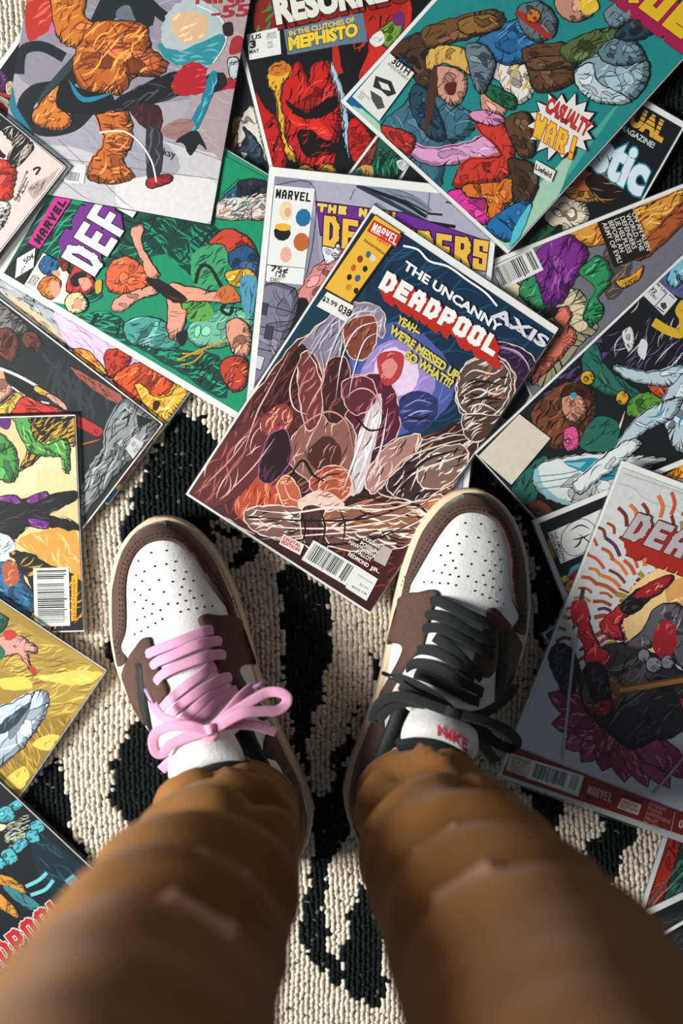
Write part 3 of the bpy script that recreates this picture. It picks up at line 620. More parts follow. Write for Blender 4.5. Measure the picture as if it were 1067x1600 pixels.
{'w':168.0,'h':260.0,'o':[3.2,236.13,12.45],'m':[[0.74186,-0.670139,0.023625],[0.670423,0.740555,-0.045958],[0.013303,0.049933,0.998664]],'mar':[3.0,1.0,3.0,3.0],'film':0.8,'bg':'1f8583','seed':13,'label':'teal comic with white starburst caption and crowded figures, top right','items':[
('p','49a596','n',[677,-8,723,200,769,406,776,691,830,230,863,11,799,-30]),
('p','a4ccb4','n',[783,-12,760,233,771,440,849,247,865,46]),
('p','a4ccb4','n',[-11,13,50,19,146,23,224,11,152,-20]),
('p','1b5c8e','n h16:92:14:0f3a5e:2',[-24,17,-17,203,-1,332,98,388,117,276,134,111,54,14]),
('p','4a3424','h14:92:14:22160e:1.4',[-6,246,28,374,106,379,203,255,158,231,73,269]),
('p','3d6d80','h40:102:14:1c3844:1.2 h20:2:12:7aa4b0:1.2',[163,23,170,144,157,213,237,254,405,290,436,220,404,126,485,1,379,-12,276,9]),
('p','24475a','h20:82:12:0f2230:1.4',[149,222,219,237,372,162,334,111,205,142]),
('p','d6ae58','h30:112:10:7a5420:1.1',[136,301,104,354,129,409,206,453,266,442,302,394,249,387,178,355,162,308]),
('p','cc9682','h12:102:8:7a443a:1',[168,330,240,379,292,368,327,302,307,259,242,258]),
('p','5a2018','n',[236,301,264,335,288,299,270,283]),
('p','4a3024','n',[172,292,168,330,237,254,308,121,284,132]),
('p','e2e2da','h24:102:10:c8a83a:2.2 h14:112:10:3a3020:.8',[309,441,317,514,390,563,476,551,512,485,482,425,379,447]),
('p','cc9682','h6:82:6:8a5044:1',[353,383,429,410,476,395,472,326,407,325]),
('p','1c6646','h6:62:6:0a2a1c:1',[335,403,382,425,470,447,494,403,423,380,375,378]),
('p','d89ecb','h20:32:12:7c3a80:1 h10:42:10:f4d0ea:1.4',[268,36,368,92,452,202,493,304,560,332,592,278,534,185,422,51,315,12]),
('p','bd3028','h12:72:8:5a1210:1',[163,23,240,67,292,74,315,12,249,2,197,4]),
('p','c83a2c','h30:102:14:6a1614:1.2',[430,263,463,318,556,345,653,202,596,118,522,34,493,139,577,249]),
('p','d890b8','h6:52:8:9a3a80:1',[378,283,416,333,492,360,485,313,417,277]),
('p','d6389a','h10:72:14:8a1860:1.4',[516,4,613,100,691,88,715,43,691,-4,625,-5]),
('p','d6742a','h24:122:9:7a3410:1.2',[545,63,620,147,672,219,726,169,719,113,738,64,697,35,647,81,588,44]),
('p','493424','h14:-18:16:20140c:1.2',[604,256,694,305,761,250,782,154,734,143,663,211]),
('p','236ea6','h14:-8:14:0e3050:1.6',[713,8,738,147,784,188,815,100,819,21]),
('p','56c0d0','n',[793,97,784,188,831,82,832,8]),
('p','2a6ea2','h24:62:16:103a5c:1.6 h10:82:12:6aa8d0:1.2',[217,496,241,615,316,716,393,704,406,618,384,533,294,484]),
('p','6e4c2c','h24:72:12:2e1c0e:1.3',[33,395,97,517,177,630,234,641,248,589,181,480,124,396,87,354]),
('p','8a6534','h8:72:10:3a2410:1',[114,517,189,617,244,594,169,493]),
('p','5e4128','h24:47:12:2a1a0c:1.3',[366,606,473,727,537,703,594,633,518,515,428,557]),
('p','6c4a2c','h14:47:10:2a1a0c:1.3',[413,592,524,708,553,677,442,561]),
('p','5f6e76','h20:102:10:2a343a:1.2',[246,701,293,776,380,773,420,712,377,649,304,656]),
('p','a02c28','n',[263,700,402,712,406,691,270,678]),
('p','c8702c','',[332,738,338,726,337,712,330,700,317,694,303,694,292,702,285,714,286,728,294,739,306,746,320,745]),
('p','56663a','h20:72:14:22301a:1.6',[471,693,503,803,569,895,620,876,597,774,544,686]),
('p','c08a74','h10:82:8:6a3a30:1',[331,826,405,909,473,890,447,810,381,790]),
('p','e0be3a','n h6:102:6:f4e08a:1.4',[403,875,440,925,478,903,454,856]),
('p','86a4ac','h30:72:14:3c5a64:1.3 h10:72:10:c8dde0:1.4',[569,668,584,770,641,871,743,889,800,827,804,733,739,657,642,635]),
('p','c2d4d8','h20:42:8:3c5a64:1',[574,663,595,740,663,703,804,733,739,657,650,626]),
('p','5f7f88','h10:92:10:223a42:1.2',[581,792,603,877,674,909,733,881,695,814,632,773]),
('p','27424c','h8:72:10:0f1c22:1.2',[589,873,598,954,629,1047,685,1033,685,951,642,889]),
('p','6f8790','h8:82:12:2a4048:1.2',[501,915,533,1025,593,1014,588,929,560,887]),
('p','6a7a84','h20:62:8:2a3a42:1.3',[197,462,252,512,329,483,366,369,306,380]),
('p','5e4128','h10:-28:12:2a1a0c:1.2',[496,356,544,432,661,341,641,290,572,310]),
('r','dfe1dd',[2,246,122,254,144,29,7,29]),
('p','15181a','n',[-189,356,-188,357,-188,356]),
('r','2a2e30',[20,147,78,172,123,150,108,120,72,120,41,109]),
('r','dfe1dd',[41,139,77,154,101,143,72,127]),
('r','4a4e50',[41,93,91,102,127,81,111,58,70,70]),
('t','30TH','15181a',[27,250,106,255,31,224],0.03,None,0,None,None),
('t','ANNIVERSARY','15181a',[20,221,119,225,25,208],0.0,None,0,None,None),
('t','FANTASTIC|FOUR|NEW','4a4c50',[18,69,63,70,23,41],0.0,None,0,None,None),
('r','1a1214',[769,570,761,536,798,529,775,499,812,478,764,461,784,432,759,421,760,389,723,401,723,344,687,384,665,339,648,386,613,357,616,406,569,389,581,427,544,436,569,467,532,488,582,505,544,542,591,543,586,578,625,562,624,618,658,581,680,623,699,586,734,610,738,570]),
('r','e4e4e0',[763,565,756,533,791,526,769,498,805,478,759,463,778,435,754,425,755,394,720,406,720,352,687,390,666,348,649,391,616,364,619,411,575,394,586,431,551,439,575,468,540,488,587,503,551,539,595,539,591,572,628,557,627,611,659,576,680,615,698,581,731,603,734,565]),
('t','CASUALTY','c0302a',[568,536,750,569,583,484],0.05,'1a1010',0.02,None,None),
('t','OF','3a1c1c',[649,507,675,515,655,490],0.03,None,0,None,None),
('T','WAR!','e8bc34',[567,461,761,497,610,377],0.3,'b03a1c',0.14,None,None),
('r','e2e2de',[686,322,770,341,786,297,712,280]),
('t','Liefeld','15181a',[698,312,765,326,707,294],0.03,None,0,None,None),
('T','X-FORCE','e0b828',[26,1067,795,1149,28,956],0.34,'7a0c38',0.05,(9.5,-7.5),'a01a4c')]},
{'w':168.0,'h':257,'o':[-118.37,-62.64,15.5],'m':[[0.83594,-0.548786,-0.006131],[0.548778,0.835963,-0.002974],[0.006758,-0.000879,0.999977]],'mar':[1.8,0.8,1.8,6.0],'film':0.8,'bg':'123748','seed':14,'label':'topmost comic, blue cover with brooding brown crowd and large white title','items':[
('p','0e2c44','n h60:53:14:1d4a6c:2',[132,1306,850,1265,890,947,688,728,247,869]),
('p','4c5aa0','n h40:103:10:6a7ac0:1.5',[321,573,235,810,316,1001,492,996,624,928,648,788,567,648,429,540]),
('p','9a88cc','n h40:73:8:c9b4e8:1.2',[350,661,291,829,356,941,512,940,580,812,502,692]),
('p','e6cfea','n',[394,725,323,833,360,909,472,896,503,796]),
('p','331718','n',[-60,-93,-55,327,13,595,190,694,413,565,655,619,785,843,866,1138,931,1146,961,-55,562,-141]),
('p','4d2326','n oe4ccc2 h60:88:22:7c3b3a:2.4 h24:88:16:d0a8a0:0.9 h30:83:16:24100f:1.6',[-12,8,-15,318,8,523,30,727,115,782,289,622,364,428,382,214,345,32,159,-2]),
('p','3a1a1c','n h70:53:20:7a4434:2.2 h50:63:16:c08a74:1.2 h40:58:14:1c0c0d:2',[252,41,279,373,413,565,623,668,761,879,858,995,889,634,888,319,855,52,510,19]),
('p','847f90','n oe4ccc2 h40:93:20:d8d4e0:1.0 h20:93:16:33303c:1.0',[46,703,79,862,132,965,238,1001,298,911,196,921,183,810,227,650,116,714]),
('p','7c3f31','n oe4ccc2 h16:93:8:c07a5c:1.2 h10:93:6:2a1210:1',[149,874,220,963,283,893,287,809,224,786]),
('p','52182f','n oe4ccc2 h20:103:12:9a4058:1.3 h10:93:10:d8a0b0:0.7',[245,662,318,761,399,797,499,725,550,620,489,528,365,533]),
('p','b03a40','n h10:73:6:f0a098:1.2',[323,833,343,881,400,901,435,821,403,765]),
('p','d88a86','n',[351,831,371,865,405,853,411,805,383,795]),
('p','2b3566','n h16:53:8:6a78b8:1.2 h10:93:6:12162c:1',[483,749,523,818,604,828,639,748,615,680,551,672]),
('p','2a1a30','n oe4ccc2 h20:73:14:5a3a64:1.6',[629,1051,673,1141,790,1174,866,1138,870,1055,866,931,810,1067,701,1099]),
('p','5a4038','n oe4ccc2 h40:83:12:d8c8c0:1.3 h30:53:10:221512:1.6',[617,992,673,1089,782,1083,846,987,817,873,720,836,648,892]),
('p','35201f','n oe4ccc2 h30:68:20:b89888:1.4 h20:63:14:e8dcd4:0.8',[602,410,606,588,752,787,817,795,849,642,751,474]),
('p','8a5c54','n oe4ccc2 h24:108:16:e0b4a8:1.4 h16:103:14:341818:1.2',[230,341,228,477,301,577,401,557,481,436,480,331,347,295]),
('p','4a2420','n h10:93:10:c89484:1',[297,384,322,479,398,468,426,400,363,350]),
('p','9c4434','n oe4ccc2 h20:73:10:e89878:1.4',[367,291,392,386,470,411,524,342,475,258]),
('p','b04a34','n h26:103:14:f09060:1.5 h10:93:10:4a1512:1.4',[179,46,177,184,242,244,322,174,304,41]),
('p','6a3c36','n oe4ccc2 h40:43:20:e0b8a8:1.6 h30:33:14:1e0c0d:1.8',[216,70,398,190,589,298,735,446,816,586,857,526,791,308,588,140,377,36]),
('p','6a4840','n oe4ccc2 h24:78:14:e8d8cc:1.2 h14:78:12:1e1010:1.6',[606,588,671,700,785,739,857,683,808,546,703,494]),
('p','c8bcc4','n h12:98:24:ffffff:1.2',[441,496,398,693,428,713,513,492,521,375]),
('p','3a1216','n h20:63:16:7a2a2c:2',[726,248,832,405,848,223,839,76,636,66]),
('p','2a1011','n h30:88:26:6a2c2c:2',[31,487,50,723,161,606,132,518,159,398,79,414]),
('p','6e3230','n oe8d0c8 h14:93:14:c88478:1.6',[85,643,84,711,203,634,268,521,250,457,162,538]),
('p','5e2a2c','n h16:93:30:a85a54:2.2 h10:93:24:e8c0b8:1.2',[-4,222,66,406,170,301,176,131,94,-10,6,20]),
('p','8c3c34','n h18:93:12:f0a890:1.6 h8:73:8:401210:1.6',[77,396,115,490,175,478,185,397,134,355]),
('p','241018','n o9a5a8a h10:103:16:5a2a48:1.6',[138,349,183,413,258,324,245,211,187,208]),
('p','3a1a1a','n oc8a098 h16:103:14:8a4a44:2',[170,698,226,770,325,645,337,549,272,541]),
('p','5c2430','n oe0b0b8 h12:93:14:b86a74:1.6',[262,690,338,757,410,701,381,613,315,621]),
('p','d0c2c8','n h10:98:24:ffffff:1.6 h6:98:24:5a4a50:1.2',[510,351,437,581,418,689,444,689,509,524,553,379]),
('p','a8523a','n of0c8b0 h14:63:8:f4b898:1.4',[413,287,402,358,448,406,499,387,519,330,471,264]),
('p','b86044','n of4ccb4 h10:53:8:f8c8a8:1.4',[271,211,278,268,338,255,390,202,350,158]),
('p','e0c8bc','n h10:53:14:8a5a4c:1.6',[370,206,419,291,516,302,528,258,435,188]),
('p','7a5a50','n of0e0d8 h24:38:16:f0e4dc:1.8 h16:38:14:1a0c0c:2',[220,64,281,130,398,190,449,153,450,84,332,24,254,25]),
('p','4a2c2c','n oe8d8d0 h14:118:12:1a0c0c:2',[398,190,471,238,564,124,486,82]),
('p','8a5e4a','n of0e0d8 h26:38:18:f4e8dc:2 h18:38:16:241010:2.4 h8:53:10:c87a34:2',[485,230,597,338,735,446,816,534,836,477,767,345,649,259,523,185]),
('p','6a4a44','n of0e0d8 h26:28:18:f0e0d8:2 h18:28:16:1a0a0c:2.4',[521,175,649,259,779,353,848,485,856,368,767,239,592,134]),
('p','3a2628','n oe8dcd8 h20:78:16:e4d8d4:1.8 h14:78:14:0e0a0c:2.2 h6:73:8:c08a4a:1.8',[638,434,610,555,679,688,797,799,837,739,816,586,759,462]),
('p','7e6258','n of0e4dc h20:73:12:f4ece4:1.6 h10:73:10:1e1414:2',[687,571,708,671,785,739,837,687,812,566,739,518]),
('p','a87c74','n of0dcd4 h16:93:16:f4dcd4:1.6 h8:93:14:4a2426:1.6',[533,435,542,580,615,680,647,632,618,491,597,390]),
('p','5a463f','n of0e8e0 h30:73:10:f4ece4:1.6 h22:53:9:140e0c:2 h8:73:6:c08050:1.4',[619,976,649,1047,709,1087,784,1067,826,991,817,899,745,851,670,872]),
('p','4a3630','n oe8dcd4 h14:63:14:e8dcd4:1.6',[720,836,841,915,842,967,886,875,801,767]),
('l','d8d0dc',1.6,1,[236,991,156,929,151,806,197,630]),
('l','e8e4ec',1.2,1,[262,965,199,890,206,774,277,614]),
('l','b8b0c0',1.4,1,[176,977,104,878,102,722,97,651]),
('l','e8e4ec',1.0,1,[280,925,247,869,274,750,319,641]),
('l','f4eef2',2.0,1,[398,693,441,548,492,339]),
('l','f4eef2',2.0,1,[432,707,487,544,529,363]),
('l','d8ccd4',1.6,1,[462,701,526,552,563,403]),
('l','d8a8a0',1.4,1,[29,675,43,495,54,398,101,221]),
('l','e8c8c0',1.2,1,[74,687,100,567,160,502,224,510]),
('l','d8b0a4',1.2,1,[118,750,193,662,204,566,212,502]),
('l','c89488',1.2,1,[74,342,64,197,30,35]),
('l','e0bcb0',1.0,1,[162,365,153,220,115,39]),
('l','f0dcd4',1.6,1,[228,78,370,154,504,268,678,374,792,518]),
('l','f0dcd4',1.4,1,[260,29,402,105,560,209,702,337,792,466]),
('l','1c0c0c',1.6,1,[256,62,422,153,625,295,759,462]),
('l','1c0c0c',1.8,1,[353,20,535,114,694,244,800,401]),
('l','e8d4c8',1.2,1,[328,4,466,112,629,237,718,313]),
('l','1c0c0c',1.4,1,[406,178,450,137,478,68]),
('l','1c0c0c',1.4,1,[459,230,514,178,544,111]),
('l','1c0c0c',1.4,1,[520,270,570,233,604,168]),
('l','e0c8bc',1.4,1,[614,418,622,563,712,691,793,779]),
('l','e8dcd4',1.6,1,[662,398,679,531,768,659,825,731]),
('l','1a1010',2.0,1,[666,470,695,611,793,727]),
('l','c89080',1.4,1,[235,361,223,457,277,561,361,565,446,482]),
('l','1a0c0e',1.8,1,[294,243,295,348,363,324,428,331]),
('l','d89078',1.4,1,[407,283,420,343,468,375]),
('l','d89078',1.4,1,[417,254,452,321,504,347]),
('l','3a1212',1.4,1,[383,293,412,355,462,397]),
('l','f0b090',1.4,1,[274,248,338,203,395,222]),
('l','e0d0c8',1.4,1,[641,956,661,1003,729,1031,749,1079]),
('l','e0d0c8',1.6,1,[680,896,713,951,785,973,802,1027]),
('l','e8dcd4',1.4,1,[717,868,757,911,821,919]),
('l','1c1210',2.0,1,[669,940,709,983,777,1011]),
('l','1c1210',2.0,1,[713,900,769,945,822,971]),
('l','8a6a9a',1.6,1,[653,1093,726,1141,814,1138,874,1075]),
('l','c0a0c8',1.2,1,[681,1129,770,1152,856,1114]),
('l','e0a8b0',1.2,1,[301,629,326,697,382,717,466,669]),
('l','1a0814',1.6,1,[369,605,449,588,502,640]),
('l','b8a8e0',1.2,1,[535,696,567,752,616,784]),
('l','8a90d8',1.2,1,[517,736,543,788,600,808]),
('l','12142a',1.6,1,[527,708,583,728,611,764]),
('l','f0eef4',1.6,0,[171,1247,227,1266,287,1254,358,1276,446,1274,534,1272,598,1254]),
('l','f0eef4',1.2,0,[614,1230,706,1222,774,1224,844,1236]),
('r','2a2018',[9,1310,141,1318,127,952,-1,943]),
('r','e3b33a',[18,1306,135,1311,120,957,9,949]),
('r','c8281e',[23,1268,145,1277,150,1226,25,1217]),
('T','MARVEL','f0eeea',[30,1263,141,1271,36,1222],0.3,None,0,None,None),
('t','75TH','c8301e',[72,1240,119,1243,74,1210],0.04,None,0,None,None),
('t','ANNIVERSARY','20160c',[32,1189,152,1186,32,1179],0.02,None,0,None,None),
('r','2a6a8a',[87,1147,87,1139,83,1134,77,1134,71,1138,68,1146,68,1154,72,1159,78,1160,84,1155]),
('r','8a3a24',[72,1115,72,1107,67,1102,60,1102,53,1106,49,1114,50,1122,55,1127,62,1128,69,1123]),
('r','d8d4c8',[112,1145,111,1137,106,1131,99,1131,92,1135,89,1143,89,1151,94,1156,101,1157,108,1152]),
('r','1a2a24',[107,1096,107,1088,103,1083,97,1083,91,1086,88,1093,88,1100,92,1105,98,1106,104,1102]),
('r','c05a34',[68,1074,67,1066,63,1061,57,1061,51,1065,48,1073,49,1081,53,1086,59,1086,65,1082]),
('r','3a5a80',[104,1051,103,1042,98,1036,92,1035,86,1039,82,1047,83,1055,88,1061,94,1063,100,1059]),
('r','20140c',[74,1036,73,1029,70,1024,64,1023,58,1027,55,1034,55,1041,59,1046,65,1047,70,1043]),
('r','c88a3a',[94,1003,93,995,88,989,81,988,75,992,72,1000,73,1008,78,1013,85,1014,91,1010]),
('r','3a1a10',[124,1007,123,1000,120,995,114,995,108,998,104,1005,105,1012,109,1017,114,1018,120,1014]),
('r','e4e6e2',[24,942,140,953,147,886,20,874]),
('t','$3.99','1a1c1e',[20,922,81,928,26,902],0.03,None,0,None,None),
('t','038','1a1c1e',[93,931,142,935,97,904],0.03,None,0,None,None),
('t','DEC','1a1c1e',[112,907,135,909,113,898],0.0,None,0,None,None),
('t','THE UNCANNY','e8ecee',[214,1207,651,1206,218,1175],0.04,None,0,None,None),
('T','DEADPOOL','f2f2ee',[166,1134,690,1157,172,1063],0.32,None,0.0,(9.5,-6.0),'b8281e'),
('t','AXIS','d8d8e4',[602,1253,834,1263,603,1209],0.03,'3a3a60',0.02,None,None),
('t','YEAH--','d4c95c',[308,1019,404,1024,311,990],0.05,'1c2030',0.03,None,None),
('t',"WE'RE MESSED UP.",'d4c95c',[304,975,627,964,307,943],0.05,'1c2030',0.03,None,None),
('t','SO WHAT?!?','d4c95c',[407,926,617,926,411,894],0.05,'1c2030',0.03,None,None),
('r','e8e6e2',[393,71,483,81,491,37,399,29]),
('t','DIGITAL|EDITION','c02a20',[401,66,477,74,404,37],0.05,None,0,None,None),
('t','DUGGAN','e4e2de',[660,236,731,241,662,221],0.03,None,0,None,None),
('t','POSEHN','e4e2de',[661,214,738,219,662,199],0.03,None,0,None,None),
('t','HAWTHORNE','e4e2de',[622,194,740,201,623,179],0.03,None,0,None,None),
('t','PALLOT','e4e2de',[667,178,732,181,669,163],0.03,None,0,None,None),
('t','REDMOND','e4e2de',[645,153,735,155,647,138],0.03,None,0,None,None),
('t','JR.','e4e2de',[744,154,784,160,748,136],0.03,None,0,None,None),
('r','b0a8a4',[735,247,780,251,791,182,741,177]),
('b',[503,115,703,124,505,26]),
('r','dfe3e0',[700,124,795,125,805,29,707,28]),
('t','NEWS.JOHN','3a3f42',[721,101,787,102,724,92],0.0,None,0,None,None),
('t','$3.99','3a3f42',[746,75,784,75,748,66],0.0,None,0,None,None),
('t','MARVEL.COM','3a3f42',[726,51,790,55,727,42],0.01,None,0,None,None)]},
{'w':168.0,'h':260.0,'o':[-202.92,-170.64,6.0],'m':[[-0.028433,0.999596,0.0],[-0.999596,-0.028433,0.0],[0.0,0.0,1.0]],'mar':[1.0,1.0,1.0,1.0],'film':2.2,'bg':'e2c892','seed':15,'label':'yellow-orange comic with green limb and black trousers, at the left edge','items':[
('p','ead9ae','n',[622,327,726,6,562,0,541,179,558,330]),
('p','d39a44','n h24:-152:16:e2c27c:2',[365,237,400,121,384,8,154,5,233,90,313,201]),
('p','e6cf9c','n',[642,136,613,11,549,7,553,153]),
('p','c29a34','h70:-52:9:14171a:2.2 h16:-52:9:e8cc5c:1.2',[857,178,846,-11,726,-1,753,43,742,107,680,147,631,225,719,184]),
('p','14181a','n h20:-52:10:c29a34:1.4',[857,165,852,-12,791,67,768,131]),
('p','55a04e','h40:-152:12:1a4a26:1.6 h20:-142:10:a8dc7c:1.4',[853,241,851,184,769,162,730,120,747,69,746,26,632,25,620,41,677,51,685,109,693,159,732,196]),
('p','4a9648','h20:-52:10:14401f:1.6',[800,370,785,294,720,234,631,225,588,253,602,303,648,377]),
('p','5a2a70','n',[854,291,853,247,797,256,810,293]),
('p','14181a','h20:-82:16:3a4246:1.2',[510,408,525,268,523,192,533,116,549,11,514,7,473,99,450,107,422,9,394,7,413,121,415,197,366,263,382,389]),
('p','762c88','h5:-82:8:b86ac0:1',[526,319,541,248,504,218,513,281]),
('p','762c88','h5:-72:8:b86ac0:1',[523,199,550,128,529,116,501,180]),
('p','762c88','h5:-112:8:b86ac0:1',[447,196,432,120,406,121,412,178]),
('p','762c88','n',[399,325,379,275,355,250,361,314]),
('p','c8d4d8','n h16:-52:10:5a6a74:1.2',[387,351,379,275,314,252,278,317,292,355]),
('p','14181a','n h60:-57:9:c8982c:1.8',[315,278,313,201,259,115,192,3,-13,-4,-7,215,110,249,159,195,263,242]),
('p','256c98','h40:-122:12:0d2a40:2 h16:-112:10:5ab0d4:1.6',[267,394,278,317,276,254,198,219,146,190,70,199,85,275,127,401]),
('p','a85a3a','n h6:-52:8:e8a070:1.2',[265,305,276,254,199,245,188,296]),
('b',[21,189,251,185,20,50]),
('r','dda62c',[216,36,223,11,42,25,37,45]),
('t','BREATHNEY','8a3a14',[47,38,206,32,47,26],0.0,None,0,None,None)]},
{'w':168.0,'h':260.0,'o':[-281.53,-340.73,0.49],'m':[[0.568211,0.821998,0.038162],[-0.822883,0.567599,0.026351],[-0.0,-0.046376,0.998924]],'mar':[1.0,1.0,1.0,1.0],'film':2.2,'bg':'9a8038','seed':16,'label':'olive gold comic with pale blue board, at the left edge','items':[
('p','a88e42','n h60:-35:16:d8c25c:1.6 h60:-40:20:6a5420:1',[773,486,810,297,827,1,593,-3,567,103,617,259,612,379]),
('p','8f7430','n h70:-115:20:c8a848:1.2 h20:-115:14:5a4418:1',[321,185,520,103,593,-3,242,-22,213,113]),
('p','d8c65c','n h10:-45:10:f4e890:1.6',[664,214,725,148,780,92,827,1,746,38,693,126]),
('p','d8c65c','n',[573,323,642,246,619,199,555,280]),
('p','d8c65c','n h6:-5:8:9a8038:1',[430,73,499,42,517,-7,445,6]),
('p','d8c65c','n h6:15:8:9a8038:1',[235,81,333,54,315,11,249,14]),
('p','c4d2e4','h14:-5:20:8aa0c0:1.2 h8:-5:18:eef4f8:1.6',[375,313,527,230,626,173,635,130,571,98,481,92,361,104,191,191]),
('p','2a3844','n h6:-5:14:6a8090:1',[422,222,520,195,570,167,459,169,390,200]),
('l','3a4858',0.8,0,[621,127,510,96,343,108,245,135]),
('p','d49890','h12:-75:10:8a4a44:1',[673,450,745,391,769,346,767,268,741,266,730,289,676,230,681,257,702,317,655,362,630,422]),
('p','b83a30','n',[745,414,772,386,758,361,725,386]),
('p','b83a30','n',[690,255,694,227,672,220,668,235]),
('p','1f6a48','h6:-15:8:0c3020:1.2',[780,522,802,445,788,420,723,423,705,472]),
('p','1f6a48','n',[701,454,684,366,637,366,637,411])]},
{'w':168.0,'h':260.0,'o':[-280.64,-518.59,0.29],'m':[[0.701496,0.712554,0.013018],[-0.71264,0.701172,0.022401],[0.006834,-0.024992,0.999664]],'mar':[1.0,1.0,1.0,1.0],'film':2.4,'bg':'10181c','seed':17,'label':'black comic with cyan blocks and red title, in the lower left corner','items':[
('p','0d2630','n h20:-85:24:1c4656:2',[782,526,816,416,811,196,663,233,677,389]),
('p','0f1416','n h70:-25:8:c0c8c4:.9 h20:-15:8:8aa040:.9',[748,635,830,589,754,517,672,563]),
('p','4fb2be','h5:-15:8:1c5864:1.2',[800,671,846,658,836,627,794,640]),
('p','4fb2be','h5:-15:8:1c5864:1.2',[731,690,799,669,782,615,731,637]),
('p','4fb2be','h5:-15:8:1c5864:1.2',[803,556,844,542,830,500,786,515]),
('p','4fb2be','h5:-15:8:1c5864:1.2',[768,544,804,522,781,482,748,508]),
('p','4fb2be','h5:-15:8:1c5864:1.2',[692,546,743,539,743,506,683,510]),
('p','4fb2be','h5:-15:8:1c5864:1.2',[636,558,681,543,666,490,618,508]),
('p','4fb2be','h5:-15:8:1c5864:1.2',[570,573,625,554,615,508,559,527]),
('p','d8d4b0','n',[711,654,734,622,710,617,692,636]),
('p','c48e38','h14:-75:9:5a3a10:1.2',[532,536,586,481,603,408,583,371,566,426,539,472,494,500]),
('p','c48e38','h10:-45:6:5a3a10:1',[484,491,515,449,513,358,489,326,476,376,455,464]),
('p','3a7a84','n h8:-75:10:0f2a30:1.4',[548,463,575,399,591,307,554,307,537,399]),
('l','6ac4cc',3.0,0,[607,394,662,375,707,373]),
('l','6ac4cc',3.0,0,[595,356,652,330,703,334]),
('r','5aa8b0',[734,301,776,295,771,218,728,224]),
('t','2000|APS','1c3a40',[735,288,769,284,730,233],0.0,None,0,None,None),
('T','DEADPOOL','b0222a',[115,355,674,283,95,250],0.32,'dfe0dc',0.1,None,None)]},
{'w':168.0,'h':260.0,'o':[103.86,-31.74,16.54],'m':[[0.686116,-0.726399,-0.039867],[0.725776,0.687231,-0.031027],[0.049936,-0.007646,0.998723]],'mar':[2.0,1.0,1.0,1.0],'film':0.8,'bg':'181e20','seed':18,'label':'dark comic with white surfboard and silver limbs, at the right','items':[
('p','5c3f78','n h90:77:6:12161a:2.6',[-35,274,-43,520,-39,687,-7,776,68,674,64,524,58,427,18,294]),
('p','2b6a5c','h30:-3:18:123832:1.8',[0,566,7,627,97,596,221,618,301,630,267,576,153,510,64,507]),
('p','17191d','n h30:97:14:6a5a86:1.2 h16:107:12:d8dcdc:1.2',[-30,679,-27,845,123,877,162,955,302,849,236,706,131,632]),
('p','d8dcdc','h6:107:8:6a7078:1',[48,725,56,769,110,736,120,693]),
('p','d8dcdc','n',[118,763,144,773,182,722,146,720]),
('p','76452c','h50:107:12:2c140c:1.8 h20:97:10:b86a3c:1.4',[27,267,24,356,39,444,109,499,172,475,228,407,258,311,172,219,91,225]),
('p','c88e74','h10:107:8:6a3828:1.2',[72,388,111,447,174,423,171,356,123,350]),
('p','4a2414','h16:117:10:1c0c08:1.2',[68,384,49,436,100,490,172,475,137,456,84,437]),
('p','d85a90','h6:47:8:2a1420:1.6',[169,308,194,353,254,306,228,261]),
('p','d6a42c','',[102,532,109,520,110,506,103,493,91,486,76,485,64,492,56,504,56,518,62,530,75,538,89,538]),
('p','2f9cae','n',[104,436,107,430,107,424,104,418,99,415,92,415,87,418,83,423,83,430,86,435,92,439,98,439]),
('p','d6a42c','',[251,577,258,565,260,552,254,540,242,533,229,533,216,540,208,552,207,566,213,577,224,584,238,584]),
('p','5c9838','h20:77:8:1f4416:1.4',[291,528,257,584,291,656,344,675,358,636,339,561]),
('p','c0502a','h10:87:8:6a2010:1.2',[264,663,306,726,347,715,335,666]),
('l','e0d4ac',3.0,1,[220,380,273,382,316,445,277,532]),
('p','3a2f58','h10:107:8:14121c:1.4',[282,391,298,445,344,420,336,375]),
('p','2a6a5c','n h10:87:14:123832:1.6',[258,311,218,433,297,480,353,394]),
('p','bcd0d8','h10:57:20:4a8aa0:1.6 h6:57:16:f0f6f6:1.6',[114,614,175,660,236,706,303,814,347,825,358,764,272,672,185,617]),
('p','bcd0d8','h14:117:16:3a8aa4:2 h8:117:14:f2f8f8:2',[344,675,328,804,373,852,595,649,526,576,445,600]),
('p','bcd0d8','h12:87:20:3a8aa4:2 h8:87:16:f2f8f8:1.6',[395,730,425,652,393,545,379,421,353,411,330,552,353,667]),
('p','56588a','n h20:87:14:44467a:1.6',[-57,957,-75,1171,30,1300,134,1069,72,963]),
('p','e0e4e6','h8:107:10:7a8a94:1.2',[-60,1061,-62,1131,-19,1159,46,1066,3,1038]),
('p','7ac0d4','h6:107:12:d8f0f4:1.6',[13,995,-8,1098,41,1096,66,997]),
('r','d8dcdc',[-39,962,101,970,110,889,-33,883]),
('t','$1.00 US','1c2022',[-34,957,50,960,-32,945],0.03,None,0,None,None),
('t','32','1c2022',[-1,933,24,934,0,918],0.03,None,0,None,None),
('t','MID DEC','1c2022',[-20,914,43,916,-18,904],0.03,None,0,None,None),
('L','1c2022',0.7,0,[55,959,60,885]),
('r','1c2022',[65,960,93,964,94,961,65,957]),
('r','3a4042',[66,913,78,928,96,920,94,903,76,904]),
('r','1c2022',[65,893,101,900,102,896,66,889]),
('l','d6ae2c',7.0,0,[100,844,159,861,207,893,172,937,139,947,130,984]),
('l','d6ae2c',7.0,0,[188,1072,186,1124,240,1109]),
('p','d9d2c0','s',[1,226,156,251,183,16,10,-2]),
('t','PRE2001','1a4a3a',[10,23,1,241,-5,26],0.0,None,0,None,None),
